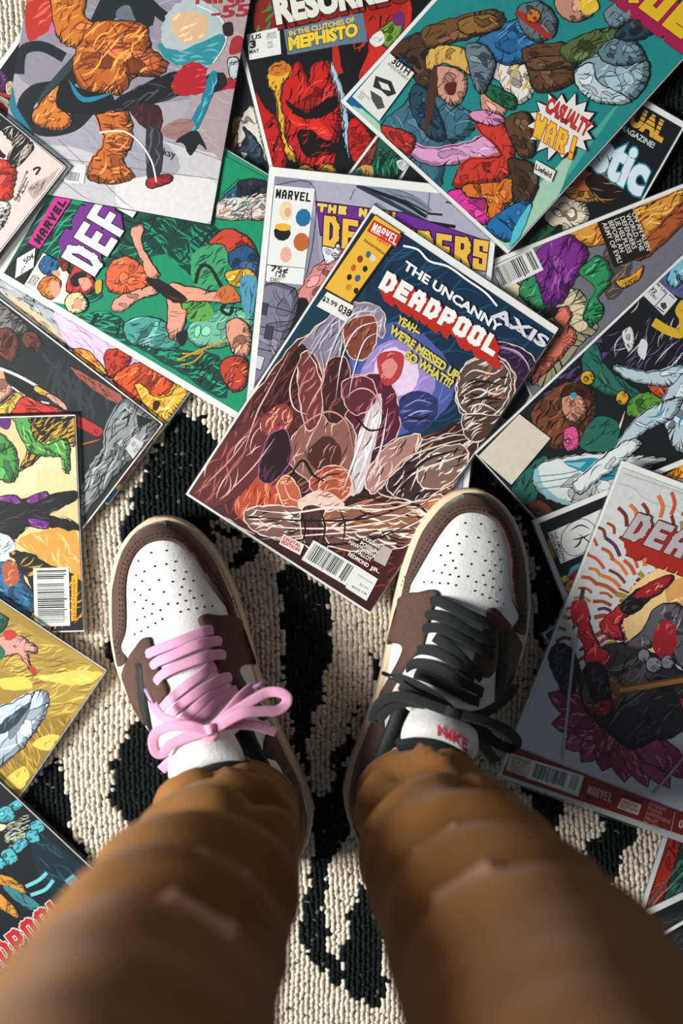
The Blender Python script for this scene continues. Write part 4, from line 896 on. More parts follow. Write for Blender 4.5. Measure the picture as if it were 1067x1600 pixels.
('p','2a6a5c','n h14:107:12:103028:1.8',[192,11,179,144,204,189,280,67,265,-4]),
('p','74403a','n h8:87:8:2a1010:1.4',[282,14,307,59,379,62,371,17]),
('p','dce4e2','',[214,98,201,158,252,248,329,348,420,435,524,527,508,456,487,305,447,171,346,92,262,76]),
('p','8cc4cc','n',[214,108,206,136,265,107,354,119,420,161,388,122,299,84]),
('l','3a7a8a',0.7,0,[229,115,298,205,361,318]),
('l','3a7a8a',0.7,0,[243,93,312,193,371,292]),
('l','3a7a8a',0.7,0,[266,80,332,174,361,216]),
('p','2a8ea6','n h14:52:20:10485a:1.2',[257,226,360,354,439,383,433,303,376,270]),
('p','e4ecec','h8:97:14:3a8aa4:1.6',[343,198,345,265,350,380,373,478,418,488,413,355,399,249,397,191,368,179]),
('p','8ac4cc','n',[261,222,317,290,318,255])]},
{'w':168.0,'h':260.0,'o':[301.15,-389.88,0.45],'m':[[0.835865,0.548935,-0.000513],[-0.548295,0.834936,0.047483],[0.026494,-0.039409,0.998872]],'mar':[1.0,1.0,1.0,1.0],'film':1.2,'bg':'1a1d1f','seed':19,'label':'dark comic with one corner poking out beside the black-laced sneaker','items':[
('p','3a3430','n',[9,1292,47,1292,27,1246])]},
{'w':168.0,'h':260.0,'o':[152.69,-85.36,18.35],'m':[[0.378063,-0.924611,-0.046506],[0.925401,0.378869,-0.009597],[0.026494,-0.039409,0.998872]],'mar':[4.0,0.0,4.0,0.0],'film':0.8,'bg':'15181a','seed':20,'label':'black comic with white stamp box, half under the white comic','items':[
('r','dfe2e0',[48,16,40,244,177,127,179,20]),
('L','2a2e30',0.6,0,[71,68,48,108,47,161,82,191,121,189,159,152,174,93,151,58,108,49,71,68]),
('L','2a2e30',1.2,1,[74,97,67,144,98,176]),
('L','2a2e30',1.4,1,[108,93,116,133,113,170]),
('L','2a2e30',1.6,1,[141,88,134,113,112,135]),
('L','2a2e30',1.0,1,[94,124,129,146,151,155]),
('t','THE AMAZING|SPIDER-MAN','1c2022',[50,48,173,44,52,21],0.02,None,0,None,None),
('r','b5862c',[73,4,74,17,145,13,146,0]),
('p','3a9cb4','n',[245,16,208,57,206,106,221,109,223,60,253,26]),
('p','b02838','n h8:108:8:4a1018:1.2',[244,24,223,60,224,95,251,75,258,38]),
('p','d8742a','h6:108:10:7a3410:1.2',[266,4,253,35,264,53,292,24,302,3]),
('p','e0b42c','n',[230,2,230,23,255,8,248,2]),
('p','d8902c','h24:128:10:7a3c10:1.4',[16,511,0,572,1,627,85,594,67,567,46,540]),
('p','e8c03c','n',[8,583,7,624,37,613,27,589]),
('p','e0e2e0','n h6:128:8:8a8a8a:1',[49,549,47,568,67,584,77,573])]},
{'w':168.0,'h':260.0,'o':[239.9,-399.37,5.64],'m':[[0.959722,-0.279134,-0.031917],[0.280079,0.959496,0.030372],[0.022146,-0.038088,0.999029]],'mar':[4.0,0.0,1.0,0.0],'film':1.0,'bg':'1f5c4a','seed':21,'label':'red and green comic, corner showing under the white comic, lower right','items':[
('p','b02c20','h10:86:20:701410:1.6',[4,358,46,349,65,298,65,220,65,106,38,34,3,9,3,123,8,246]),
('l','0f1416',1.2,0,[13,297,59,261]),
('l','0f1416',0.9,0,[14,294,8,232]),
('p','5a6474','h10:66:20:a0aab8:1.6',[92,96,117,185,158,225,188,127,129,103]),
('p','123a30','n h20:66:14:2f8468:1.2',[62,297,89,277,115,192,93,107,77,88,71,200]),
('l','9aa4a4',0.7,0,[22,40,45,100,71,143,104,217]),
('l','5a6468',1.6,0,[6,46,33,118,60,190,90,263])]},
{'w':168.0,'h':260.0,'o':[125.07,-285.71,13.06],'m':[[0.938102,-0.345562,-0.02349],[0.346148,0.937738,0.028782],[0.012081,-0.035132,0.99931]],'mar':[2.0,1.0,0.5,5.0],'film':1.2,'bg':'cdd1d2','seed':22,'label':'white comic with pink petals, orange rays and dark red bottom band','items':[
('l','b9bdbd',1.2,0,[9,1237,75,1241,124,1219,192,1217,244,1223,313,1208,430,1197]),
('l','a9adad',0.8,0,[19,1281,139,1285,282,1288,461,1289]),
('l','6e2e22',2.884397569438957,0,[519,864,564,875,604,896]),
('l','6e2e22',3.311718528520325,0,[518,845,561,850,601,864]),
('l','7a3a24',3.0928644205864284,0,[518,831,551,829,582,838]),
('l','7a3a24',3.4987430915950792,0,[304,701,280,677,264,646]),
('l','7a3a24',3.1515414255789738,0,[296,718,271,699,253,672]),
('l','7a3a24',4.099301719967553,0,[288,730,261,713,241,689]),
('l','c8502c',2.9279694624327997,0,[279,747,251,735,228,715]),
('l','5a3050',3.668426060823962,0,[264,757,237,749,215,733]),
('l','b8542c',3.6192972407850217,0,[265,769,233,762,204,746]),
('l','c8502c',2.915855630582956,0,[258,781,230,779,204,767]),
('l','5a3050',4.164675374005334,0,[245,797,215,799,187,790]),
('l','b8542c',2.8098134813914104,0,[249,815,215,820,182,815]),
('l','98883a',4.194968924847814,0,[252,827,206,836,160,834]),
('l','7a3a24',1.9010587690347738,0,[256,840,210,854,163,858]),
('l','d8743a',3.792694746786203,0,[254,857,231,869,205,872]),
('l','5a3050',1.8372217762699814,0,[267,870,242,887,212,895]),
('l','6e2e22',3.7976621492130382,0,[264,888,242,907,215,917]),
('l','98883a',3.9802169542619596,0,[276,898,247,925,213,944]),
('l','5a3050',3.448737608494804,0,[290,910,273,935,248,952]),
('l','c8502c',2.0492152352758755,0,[296,922,283,946,261,964]),
('l','b8542c',2.416755355968749,0,[301,938,288,967,266,989]),
('l','a04424',4.03016684747374,0,[324,943,314,973,295,1000]),
('l','7a3a24',2.472526542170052,0,[342,940,335,975,318,1007]),
('l','98883a',2.7874237497873104,0,[356,946,355,972,344,996]),
('l','a04424',2.021261096515867,0,[367,944,367,976,357,1007]),
('l','a04424',3.215701515109787,0,[381,954,384,986,378,1019]),
('l','98883a',4.110650432709608,0,[401,953,410,986,408,1019]),
('l','98883a',2.565370776711806,0,[412,955,423,989,424,1025]),
('l','c8502c',3.96047011499851,0,[430,939,446,972,454,1008]),
('l','d8743a',2.644401831953409,0,[447,945,470,981,482,1022]),
('l','b8542c',4.06617443186996,0,[463,941,491,975,509,1016]),
('l','b8542c',2.7100234076263705,0,[469,928,488,945,499,969]),
('l','7a3a24',4.183973251411974,0,[475,911,497,928,512,951]),
('l','6e2e22',2.8572539889089272,0,[499,905,529,922,552,947]),
('l','c8502c',2.5445639777413356,0,[498,885,536,903,568,930]),
('l','7a3a24',2.9934013863792326,0,[502,876,545,893,583,919]),
('l','c8502c',2.683083241600382,0,[607,895,639,898,665,916]),
('l','d8743a',3.383976011222031,0,[608,873,645,875,679,892]),
('l','98883a',2.2764138692767584,0,[620,846,653,842,684,854]),
('l','6e2e22',2.568830914640651,0,[254,640,222,610,202,571]),
('l','98883a',3.169396704808737,0,[233,659,201,637,180,604]),
('l','a04424',2.7724537334710195,0,[212,667,187,656,173,634]),
('l','a04424',3.712433553581403,0,[197,687,167,676,146,652]),
('l','d8743a',4.100305564605625,0,[192,722,164,717,142,699]),
('l','a04424',3.514134997321963,0,[182,742,146,737,115,718]),
('l','5a3050',2.4536518474564053,0,[167,764,140,766,116,752]),
('l','a04424',2.7444389077799647,0,[160,785,123,788,87,775]),
('l','b8542c',2.111783810564928,0,[153,815,126,823,99,815]),
('l','b8542c',3.1200313669827113,0,[160,837,115,849,70,845]),
('l','d8743a',2.9128985582554456,0,[166,864,125,881,81,882]),
('l','7a3a24',2.311911789935086,0,[178,886,142,906,100,912]),
('l','d8743a',2.428519569217975,0,[174,918,135,945,89,958]),
('l','c8502c',2.8581628622183937,0,[202,929,175,954,140,967]),
('l','c8502c',2.323906853362444,0,[202,957,179,985,145,1000]),
('l','d8743a',3.447800280831562,0,[226,974,213,997,189,1010]),
('l','6e2e22',4.069793752669193,0,[245,991,221,1033,185,1064]),
('l','5a3050',2.8546130334138287,0,[256,1011,247,1038,226,1057]),
('l','a04424',3.054678538695842,0,[280,1023,270,1059,246,1089]),
('l','b8542c',4.091482970331798,0,[309,1029,305,1061,287,1089]),
('l','a04424',4.124256876910544,0,[333,1037,333,1069,318,1099]),
('l','7a3a24',3.007617849199816,0,[355,1040,358,1070,346,1098]),
('l','b8542c',3.1055921995830875,0,[382,1031,388,1077,379,1123]),
('l','a04424',1.9581605481653064,0,[410,1031,420,1057,415,1085]),
('l','b8542c',2.446113096111014,0,[431,1034,447,1077,448,1123]),
('l','6e2e22',3.0599562820890185,0,[453,1022,470,1052,473,1087]),
('l','98883a',2.110707480349064,0,[475,1020,492,1040,495,1067]),
('l','5a3050',1.828398561841858,0,[499,998,520,1019,529,1048]),
('l','6e2e22',2.0517252176942185,0,[524,999,548,1018,560,1047]),
('l','98883a',3.522470948655525,0,[539,970,569,990,589,1022]),
('l','b8542c',3.780431405234594,0,[567,962,592,972,607,994]),
('l','5a3050',3.0710856416732915,0,[576,938,618,955,650,985]),
('l','5a3050',3.9955764187712353,0,[592,914,635,926,670,952]),
('l','d8743a',2.890642620047681,0,[677,920,708,921,732,940]),
('l','7a3a24',2.1339322245789383,0,[694,895,726,892,752,910]),
('l','7a3a24',2.4347972335827985,0,[701,859,733,853,763,868]),
('l','5a3050',2.184536294005416,0,[194,563,164,542,151,507]),
('l','7a3a24',2.579778768583723,0,[172,584,132,557,108,516]),
('l','7a3a24',2.326827268234524,0,[150,611,123,602,109,576]),
('l','d8743a',2.013246004536795,0,[128,645,94,635,71,607]),
('l','6e2e22',2.359568117106961,0,[103,676,72,672,51,650]),
('l','7a3a24',2.512560798170784,0,[89,703,49,700,17,677]),
('l','b8542c',2.5696839585870888,0,[80,733,36,732,-3,711]),
('l','98883a',2.279515764946483,0,[78,771,44,777,13,762]),
('l','b8542c',2.1332150540988524,0,[71,805,42,814,13,803]),
('l','b8542c',2.765229137104374,0,[76,843,43,856,9,849]),
('l','d8743a',2.3016894122126725,0,[77,879,52,895,24,890]),
('l','c8502c',2.2321071943117343,0,[81,910,39,935,-9,938]),
('l','b8542c',2.5695755420771342,0,[102,953,77,976,43,981]),
('l','5a3050',2.701250695583302,0,[121,976,86,1009,40,1024]),
('l','7a3a24',2.73879487989121,0,[132,1014,118,1038,91,1046]),
('l','5a3050',2.6480095861530057,0,[160,1027,147,1053,121,1063]),
('l','d8743a',2.5500576908922756,0,[184,1047,171,1077,142,1094]),
('l','7a3a24',2.6380125987853407,0,[208,1083,196,1120,166,1146]),
('l','c8502c',2.3864230359357137,0,[251,1087,243,1125,217,1155]),
('l','6e2e22',2.541953694903639,0,[282,1106,276,1153,250,1193]),
('l','98883a',2.5267582416427707,0,[310,1115,311,1152,292,1185]),
('l','98883a',2.5606442461123717,0,[344,1120,350,1152,336,1182]),
('l','c8502c',2.7724879700319676,0,[374,1130,383,1161,371,1193]),
('l','b8542c',2.0527914531345823,0,[414,1126,427,1159,419,1194]),
('l','d8743a',2.0735042825161787,0,[444,1117,461,1152,458,1191]),
('l','5a3050',2.0454339498531775,0,[486,1107,507,1136,508,1173]),
('l','a04424',2.9788207930322947,0,[511,1105,538,1141,546,1187]),
('l','b8542c',2.4556886860576634,0,[550,1080,573,1098,578,1127]),
('l','7a3a24',2.363302062771202,0,[565,1056,595,1079,608,1115]),
('l','b8542c',2.3640199138072635,0,[596,1041,629,1061,647,1096]),
('l','98883a',2.7342847073739143,0,[632,1014,661,1024,676,1050]),
('l','d8743a',2.2747552191578735,0,[638,984,680,1000,711,1033]),
('l','5a3050',2.6331006309288787,0,[669,955,710,964,741,991]),
('l','5a3050',2.878776406371374,0,[755,946,788,944,813,967]),
('l','b8542c',2.026903820211807,0,[762,916,796,911,823,932]),
('l','7a3a24',2.9128863787373906,0,[775,874,809,866,838,883]),
('l','a04424',2.4276525575951218,0,[150,505,114,480,99,439]),
('l','7a3a24',2.543632992230515,0,[122,534,82,511,61,470]),
('l','6e2e22',2.2988706739507334,0,[84,561,42,544,18,506]),
('l','7a3a24',2.6951050110444816,0,[61,608,30,602,11,576]),
('l','a04424',2.2187526923254253,0,[29,635,-5,632,-28,606]),
('l','d8743a',2.709274876423036,0,[18,682,-28,680,-66,652]),
('l','98883a',2.4379927033946753,0,[-6,720,-54,723,-95,699]),
('l','b8542c',2.9677698979874405,0,[-3,771,-37,780,-67,763]),
('l','d8743a',2.024117271328805,0,[-10,813,-38,826,-65,813]),
('l','d8743a',2.7970828219521486,0,[-10,857,-51,874,-95,866]),
('l','a04424',2.0897396561424983,0,[-9,900,-43,920,-83,915]),
('l','5a3050',2.515641287399289,0,[1,942,-35,968,-80,968]),
('l','b8542c',2.064056475326122,0,[23,983,-13,1014,-61,1021]),
('l','7a3a24',2.2736442367513474,0,[40,1024,23,1049,-7,1052]),
('l','a04424',2.097449419988629,0,[68,1049,55,1074,26,1080]),
('l','6e2e22',2.7653530307690586,0,[103,1093,83,1131,45,1150]),
('l','d8743a',2.807275525989171,0,[127,1125,115,1159,83,1176]),
('l','7a3a24',2.70814063860594,0,[167,1139,158,1175,127,1198]),
('l','d8743a',2.8535040393759923,0,[211,1170,204,1214,173,1247]),
('l','c8502c',2.523856150821244,0,[247,1194,244,1240,216,1277]),
('l','b8542c',2.915562451974969,0,[289,1206,293,1242,272,1272]),
('l','a04424',2.3208795801130293,0,[327,1200,334,1240,315,1276]),
('l','c8502c',2.4714448325965153,0,[373,1211,384,1242,370,1273]),
('l','a04424',2.912195578682009,0,[423,1204,438,1231,428,1261]),
('l','c8502c',2.312550545548468,0,[466,1191,485,1223,480,1261]),
('l','6e2e22',2.594786051724926,0,[500,1189,524,1221,522,1261]),
('l','a04424',2.910678206067561,0,[541,1170,565,1194,566,1227]),
('l','6e2e22',2.8533902411197456,0,[596,1152,631,1183,643,1228]),
('l','7a3a24',2.482613488007913,0,[624,1127,662,1155,679,1200]),
('l','b8542c',2.9760287592380212,0,[650,1097,690,1121,711,1163]),
('l','c8502c',2.6575532549936844,0,[698,1067,739,1083,763,1120]),
('l','d8743a',2.450018843984403,0,[707,1030,743,1039,765,1069]),
('l','b8542c',2.1569101495439713,0,[737,996,782,1005,815,1037]),
('p','eec98a','n',[204,835,262,965,376,1021,512,949,553,773,377,667,259,692]),
('p','d8a05a','n h30:50:10:f4e0b0:1.4',[332,923,414,994,522,925,544,797,440,786]),
('p','8a2c4c','s h14:173:12:d8849c:1.6 h8:173:12:4a1428:1.6',[288,350,233,399,152,419,91,401,53,377,85,345,141,313,225,314]),
('p','963654','s h14:-160:12:d8849c:1.6 h8:-160:12:4a1428:1.6',[297,336,235,360,166,346,128,304,110,268,148,252,204,245,266,279]),
('p','a04464','s h14:-132:12:d8849c:1.6 h8:-132:12:4a1428:1.6',[312,330,249,325,199,285,188,233,190,194,230,195,279,212,314,267]),
('p','94345a','s h14:-109:12:d8849c:1.6 h8:-109:12:4a1428:1.6',[331,330,276,302,247,248,258,198,277,164,312,180,350,213,358,274]),
('p','7e2846','s h14:-85:12:d8849c:1.6 h8:-85:12:4a1428:1.6',[351,333,313,286,307,224,337,183,368,159,393,187,415,233,398,293]),
('p','8a2c4c','s h14:-64:12:d8849c:1.6 h8:-64:12:4a1428:1.6',[375,336,359,271,382,200,428,165,467,148,479,189,479,247,436,308]),
('p','963654','s h14:-48:12:d8849c:1.6 h8:-48:12:4a1428:1.6',[396,341,405,268,454,197,514,169,559,160,555,206,533,268,468,325]),
('p','a04464','s h14:-36:12:d8849c:1.6 h8:-36:12:4a1428:1.6',[418,348,450,273,523,207,595,188,645,186,627,233,585,295,499,343]),
('p','94345a','s h14:-22:12:d8849c:1.6 h8:-22:12:4a1428:1.6',[436,359,489,291,581,242,659,238,710,247,679,290,619,342,520,371]),
('p','7e2846','s h14:-145:12:d8849c:1.6 h8:-145:12:4a1428:1.6',[319,340,265,356,220,337,206,296,205,262,239,250,282,249,315,285]),
('p','8a2c4c','s h14:-99:12:d8849c:1.6 h8:-99:12:4a1428:1.6',[346,341,299,319,282,280,304,246,329,224,359,237,389,262,384,305]),
('p','963654','s h14:-46:12:d8849c:1.6 h8:-46:12:4a1428:1.6',[387,348,386,286,421,235,470,221,508,221,510,259,498,309,448,346]),
('p','a04464','s h14:-27:12:d8849c:1.6 h8:-27:12:4a1428:1.6',[411,356,440,293,502,249,562,247,604,257,587,296,550,344,478,370]),
('p','332e32','h50:70:16:6a6468:1.6 h30:60:14:141214:2',[150,461,182,609,256,664,377,667,495,643,581,633,608,492,540,385,444,280,320,318,221,364]),
('p','1b1a1d','h16:80:12:6a646a:1.2',[-4,527,30,580,91,562,151,475,131,385,51,452]),
('p','7a5030','h16:50:12:3a2010:1.4 h8:50:10:c08a54:1.4',[176,429,183,500,249,538,324,504,343,436,290,361,221,364]),
('l','a8763a',5.0,0,[311,486,423,548,542,616,693,694]),
('l','5a3a1c',1.0,0,[307,494,420,556,539,625,690,703]),
('p','ae2430','h10:80:8:e86a6a:1.4 h8:80:8:4a0c14:1.4',[35,691,84,723,114,680,177,621,222,610,233,546,157,532,118,599,75,638]),
('p','1a171a','h8:100:10:5a565a:1.2',[151,529,216,554,292,445,260,405,210,428]),
('p','a8202c','h8:60:8:e07070:1.2',[236,396,289,436,317,399,278,357]),
('p','b02832','h12:60:10:ec7a74:1.4 h8:60:8:4a0c14:1.4',[145,705,182,786,216,839,246,796,216,731,251,676,187,666]),
('p','1a171a','h8:50:12:5a565a:1.2',[194,791,237,888,294,882,250,784]),
('p','9c2028','h6:50:8:e8a08c:1.2',[227,844,257,909,326,975,347,956,299,870]),
('p','5e5a60','h24:90:16:a8a4aa:1.4 h12:90:14:26242a:1.4',[272,656,309,738,324,839,403,881,490,832,534,684,491,655,401,745,348,671]),
('p','9c222c','n h6:80:10:d85c60:1.4',[363,703,366,800,423,794,456,710,422,657]),
('p','8c8c92','',[374,653,376,639,371,627,361,619,349,618,337,625,329,636,327,650,332,662,342,670,355,670,366,664]),
('p','94949a','',[431,635,433,619,426,604,413,595,397,593,381,600,372,614,370,630,377,645,390,654,406,656,422,649]),
('p','8c8c92','',[472,661,474,647,469,634,458,626,445,625,432,632,424,644,422,658,427,671,438,679,451,680,463,673]),
('p','b42834','h10:70:10:ee8a84:1.4',[499,493,561,544,630,542,634,461,550,430]),
('p','2a2226','n h10:60:14:6a5a60:1.4',[434,483,516,554,603,435,526,352]),
('l','b8b6b4',2.2,0,[59,673,99,524,154,325,202,150]),
('l','3a3638',2.4,0,[30,812,45,736,64,661]),
('l','a8a6a4',2.2,0,[686,466,635,282,586,142]),
('p','a82430','n h6:80:6:e86a6a:1.4',[11,744,54,766,99,701,68,676,31,690]),
('T','DEADPOOL','b4aeb2',[117,1160,798,1157,94,1049],0.32,'5a1418',0.08,(7.9,-12.2),'a4261c'),
('r','84201f',[8,134,1197,108,1228,28,-28,13]),
('r','c9c4b0',[3,104,306,119,315,31,8,34]),
('b',[94,107,302,116,99,32]),
('t','PARENTAL|$3.99 US|DIRECT|EDITION','2a2624',[14,97,87,99,21,36],0.0,None,0,None,None),
('T','MARVEL','d8a8a0',[336,92,442,92,340,52],0.3,None,0,None,None),
('r','d8cfc4',[478,86,562,86,563,42,475,43]),
('t','DIGITAL|EDITION','a02a28',[485,80,556,81,484,49],0.03,None,0,None,None),
('r','2a1a1a',[478,100,563,100,562,95,477,94]),
('t','DUGGAN|POSEHN|HAWTHORNE|PALLOT|BELLAIRE','d0a49c',[589,110,692,106,594,18],0.0,None,0,None,None),
('r','d0a49c',[694,107,697,107,712,26,708,26]),
('t','037','e0c4bc',[726,83,783,84,730,51],0.02,None,0,None,None)]},
{'w':168.0,'h':260.0,'o':[346.18,-638.69,0.5],'m':[[0.89619,0.443668,-0.001611],[-0.443462,0.895873,0.027463],[0.013628,-0.023897,0.999622]],'mar':[1.0,1.0,1.0,5.0],'film':0.8,'bg':'15191b','seed':23,'label':'black comic with broad white top edge, at the lower right edge','items':[
('p','22282b','n h12:-1:30:3a4246:2',[70,1263,212,1250,191,1127,86,1140])]},
{'w':168.0,'h':260.0,'o':[374.93,-647.09,1.86],'m':[[0.851967,0.523595,0.000902],[-0.523418,0.851632,0.027495],[0.013628,-0.023897,0.999622]],'mar':[0.5,0.5,0.5,2.5],'film':0.8,'bg':'14181a','seed':24,'label':'black comic with thin white top edge, lowest in the right corner','items':[
('p','1d2326','n h12:-7:30:343c40:2',[115,1283,190,1278,175,1186,71,1209])]}]
def wobble(p, rng):
    n = len(p); out = []
    per = sum(math.hypot(p[i][0] - p[i - 1][0], p[i][1] - p[i - 1][1]) for i in range(n))
    am = min(1.0, 0.006 * per); cyc = [(max(2, round(per / rng.uniform(7, 12))), rng.uniform(0, 6.28), 0.55), (max(3, round(per / rng.uniform(3.5, 6))), rng.uniform(0, 6.28), 0.4)]
    for i in range(n):
        a, c = p[i - 1], p[(i + 1) % n]; dx, dy = c[0] - a[0], c[1] - a[1]; d = math.hypot(dx, dy) or 1
        o = am * sum(g * math.sin(2 * m * math.pi * i / n + ph) for m, ph, g in cyc)
        out.append((p[i][0] - dy / d * o, p[i][1] + dx / d * o))
    return out
def make_comic(k):
    w, h = k['w'], k['h']
    root = empty('comic_book', [c * MM for c in k['o']])
    root.rotation_euler = Matrix(k['m']).transposed().to_euler()
    tag(root, k['label'], 'comic book')
    ml, mr, mb, mt = k['mar']
    def slab(name, x0, x1, y0, y1, z0, z1, mat, r=2.0):
        out = []
        for (cx, cy, a0) in ((x1 - r, y1 - r, 0), (x0 + r, y1 - r, 90), (x0 + r, y0 + r, 180), (x1 - r, y0 + r, 270)):
            for q in range(4):
                a = math.radians(a0 + q * 30); out.append((cx + r * math.cos(a), cy + r * math.sin(a)))
        n = len(out); v = [(p[0], p[1], z0) for p in out] + [(p[0], p[1], z1) for p in out]
        f = [tuple(range(n, 2 * n)), tuple(reversed(range(n)))] + [(i, (i + 1) % n, n + (i + 1) % n, n + i) for i in range(n)]
        return mesh_obj(name, v, f, mat, root)
    slab('backing_board', -ml, w + mr, -mb, h + mt, 0.0, 0.4, M_BOARD, 1.0)
    slab('pages', 0.5, w - 0.4, 0.4, h - 0.4, 0.4, 0.9, M_PAPER, 0.6)
    art = Sheet(w, h); let = Sheet(w, h); bar = Sheet(w, h); art.z = 0.92
    rng = random.Random(k['seed'])
    u = 0.2
    mm = k['m']; LX, LY = -0.8 * mm[0][0] + 0.6 * mm[0][1], -0.8 * mm[1][0] + 0.6 * mm[1][1]
    def pt(a): return [(a[i] * u, a[i + 1] * u) for i in range(0, len(a), 2)]
    art.poly([(0, 0), (w, 0), (w, h), (0, h)], lin(k['bg'])); art.step()
    lz = None
    for it in sorted(k['items'], key=lambda i: i[0] not in 'pl'):
        t = it[0]
        if lz is None and t not in 'pl': lz = art.z + 0.02
        if t == 'p':
            _, col, flags, a = it
            p = pt(a)
            if 's' not in flags and len(p) > 3: p = smooth_closed(p, 6)
            if 's' not in flags and len(p) > 12: p = wobble(p, rng)
            c0 = lin(col)
            cx = sum(q[0] for q in p) / len(p); cy = sum(q[1] for q in p) / len(p)
            size = math.sqrt(abs(sum(p[i - 1][0] * p[i][1] - p[i][0] * p[i - 1][1] for i in range(len(p)))) / 2)
            outlined = 'n' not in flags.split()
            if outlined and 's' not in flags and size > 4:
                art.poly(p, tuple(v * 0.45 for v in c0[:3]) + (1,)); art.step()
                sh = (LX * size * 0.06, LY * size * 0.06)
                art.poly([(cx + (q[0] - cx) * 0.9 + sh[0], cy + (q[1] - cy) * 0.9 + sh[1]) for q in p], c0); art.step()
                for j in range(min(7, int(size / 3.2))):
                    i0 = rng.randrange(len(p)); tt = rng.uniform(0.15, 0.75)
                    ox_, oy_ = cx + (p[i0][0] - cx) * tt, cy + (p[i0][1] - cy) * tt
                    g = rng.uniform(0.22, 0.42) * (1.15 - tt * 0.6); an = rng.choice((0.3, 1.2, 2.4, 3.3, 4.4)); ca, sa = math.cos(an), math.sin(an)
                    sq = rng.uniform(0.4, 0.8)
                    sub = [(ox_ + g * (ca * (q[0] - cx) - sa * (q[1] - cy)), oy_ + g * sq * (sa * (q[0] - cx) + ca * (q[1] - cy))) for q in p[::2]]
                    if not all(inside(p, q[0], q[1]) for q in sub): continue
                    f_ = rng.choice((0.35, 0.6, 0.75, 1.25, 1.5))
                    art.poly(sub, tuple(min(0.95, v * f_ + (0.03 if f_ > 1 else 0)) for v in c0[:3]) + (1,)); art.step()
                    art.ribbon(sub, 0.45, INK, closed=True, rng=rng); art.step()
            else:
                art.poly(p, c0); art.step()
            for fl in flags.split():
                if fl[0] == 'h':
                    n, ang, ln, hc, wd_ = fl[1:].split(':')
                    art.hatch(p, max(3, int(int(n) * (0.62 if outlined else 0.9))), float(ang), max(float(ln), size * 0.4), lin(hc), float(wd_) * 0.7, rng)
            for fl in flags.split():
                if fl[0] == 'o':
                    art.ribbon(p, 0.8, lin(fl[1:]), closed=True, rng=rng); art.step()
            if outlined:
                art.ribbon(p, 0.7, INK, closed=True, rng=rng); art.step()
                if size > 4 and 's' not in flags: art.feather(p, cx, cy, size, rng, (LX, LY))
        elif t == 'l':
            _, col, wdt, tp, a = it
            p = smooth_open(pt(a), 5); art.ribbon(p, wdt, lin(col), taper=bool(tp)); art.step()
        elif t in 'tT':
            _, txt, col, a, bold, oc, ow, drop, dc = it
            q = pt(a); let = Sheet(w, h); let.z = lz
            (put_block if t == 'T' else put_text)(let, txt, lin(col), q[0], q[1], q[2], bold, lin(oc) if oc else None, ow, (drop[0], drop[1]) if drop else None, lin(dc) if dc else None)
            lz = let.z; let.build('lettering', M_LETTER, root)
        elif t == 'L':
            _, col, wdt, tp, a = it
            let = Sheet(w, h); let.z = lz; let.ribbon(smooth_open(pt(a), 5), wdt, lin(col), taper=bool(tp)); let.step(); lz = let.z; let.build('ink_line', M_LETTER, root)
        elif t == 'r':
            _, col, a = it
            q = pt(a); let = Sheet(w, h); let.z = lz; let.poly(q, lin(col)); let.step(); lz = let.z; let.build('printed_box', M_LETTER, root)
        elif t == 'b':
            q = pt(it[1]); bar.z = lz; put_barcode(bar, q[0], q[1], q[2], k['seed']); lz = bar.z + 0.01
    art.build('cover_art', M_PRINT, root)
    bar.build('barcode', M_LETTER, root)
    if k['film']:
        g = k['film']
        x0, x1, y0, y1 = -ml - 0.3, w + mr + 0.3, -mb - 0.3, h + mt + 0.3
        v = []
        for z in (0.1, 0.8):
            v += [(x0 - g, y0 - g, z), (x1 + g, y0 - g, z), (x1 + g, y1 + g, z), (x0 - g, y1 + g, z), (x0, y0, z), (x1, y0, z), (x1, y1, z), (x0, y1, z)]
        f = []
        for i in range(4):
            j = (i + 1) % 4
            f += [(8 + i, 8 + j, 12 + j, 12 + i), (i, 4 + i, 4 + j, j), (i, j, 8 + j, 8 + i)]
        mesh_obj('bag_edge', v, f, M_FILM, root)
for k in COMICS: make_comic(k)

# ------------------------------------------------------------------ shoes
# ---- shoe shape, millimetres, left shoe: x across (medial +), y from heel to toe, z up
SOLE = [(0,-3,3),(4,-15,15),(12,-27,26),(25,-37,35),(40,-43,41),(60,-46,41),(85,-49,39),(115,-54,36),(140,-59,36.5),
        (160,-63.5,38),(180,-66,40.5),(200,-65,42),(220,-61,43),(240,-54,41.5),(255,-48,39),(270,-38.5,33.5),
        (280,-30,27.5),(287,-21,21),(291,-13,15),(294,-1,5)]
CREST = [(0,62),(20,96),(45,118),(80,124),(115,124),(130,118),(150,105),(170,91),(190,78),(205,70),(225,64.5),(245,60),(262,55),(275,48.5),(284,42),(290,35)]
def lerp_table(tab, y, k=1):
    if y <= tab[0][0]: return tab[0][k]
    for a, b in zip(tab, tab[1:]):
        if y <= b[0]:
            t = (y - a[0]) / (b[0] - a[0])
            return a[k] + (b[k] - a[k]) * t
    return tab[-1][k]
def sole_top(y): return 30.0 - 5.0 * min(1.0, max(0.0, (y - 60) / 160.0)) + 5.0 * max(0.0, (y - 230) / 64.0)**1.5
def sole_bottom(y): return 0.5 + 9.0 * max(0.0, (y - 215) / 79.0)**1.8
INSET = 4.0
def upper_edges(y):
    # the upper sits a little inside the sole
    yy = 147.0 + (y - 147.0) * 294.0 / 287.0
    l, r = lerp_table(SOLE, yy, 1), lerp_table(SOLE, yy, 2)
    m = (l + r) / 2.0
    w = max(0.5, (r - l) / 2.0 - INSET)
    # waist tucks in above the sole
    return m - w, m + w
def ridge(y):
    l, r = upper_edges(y)
    return l + (r - l) * 0.53
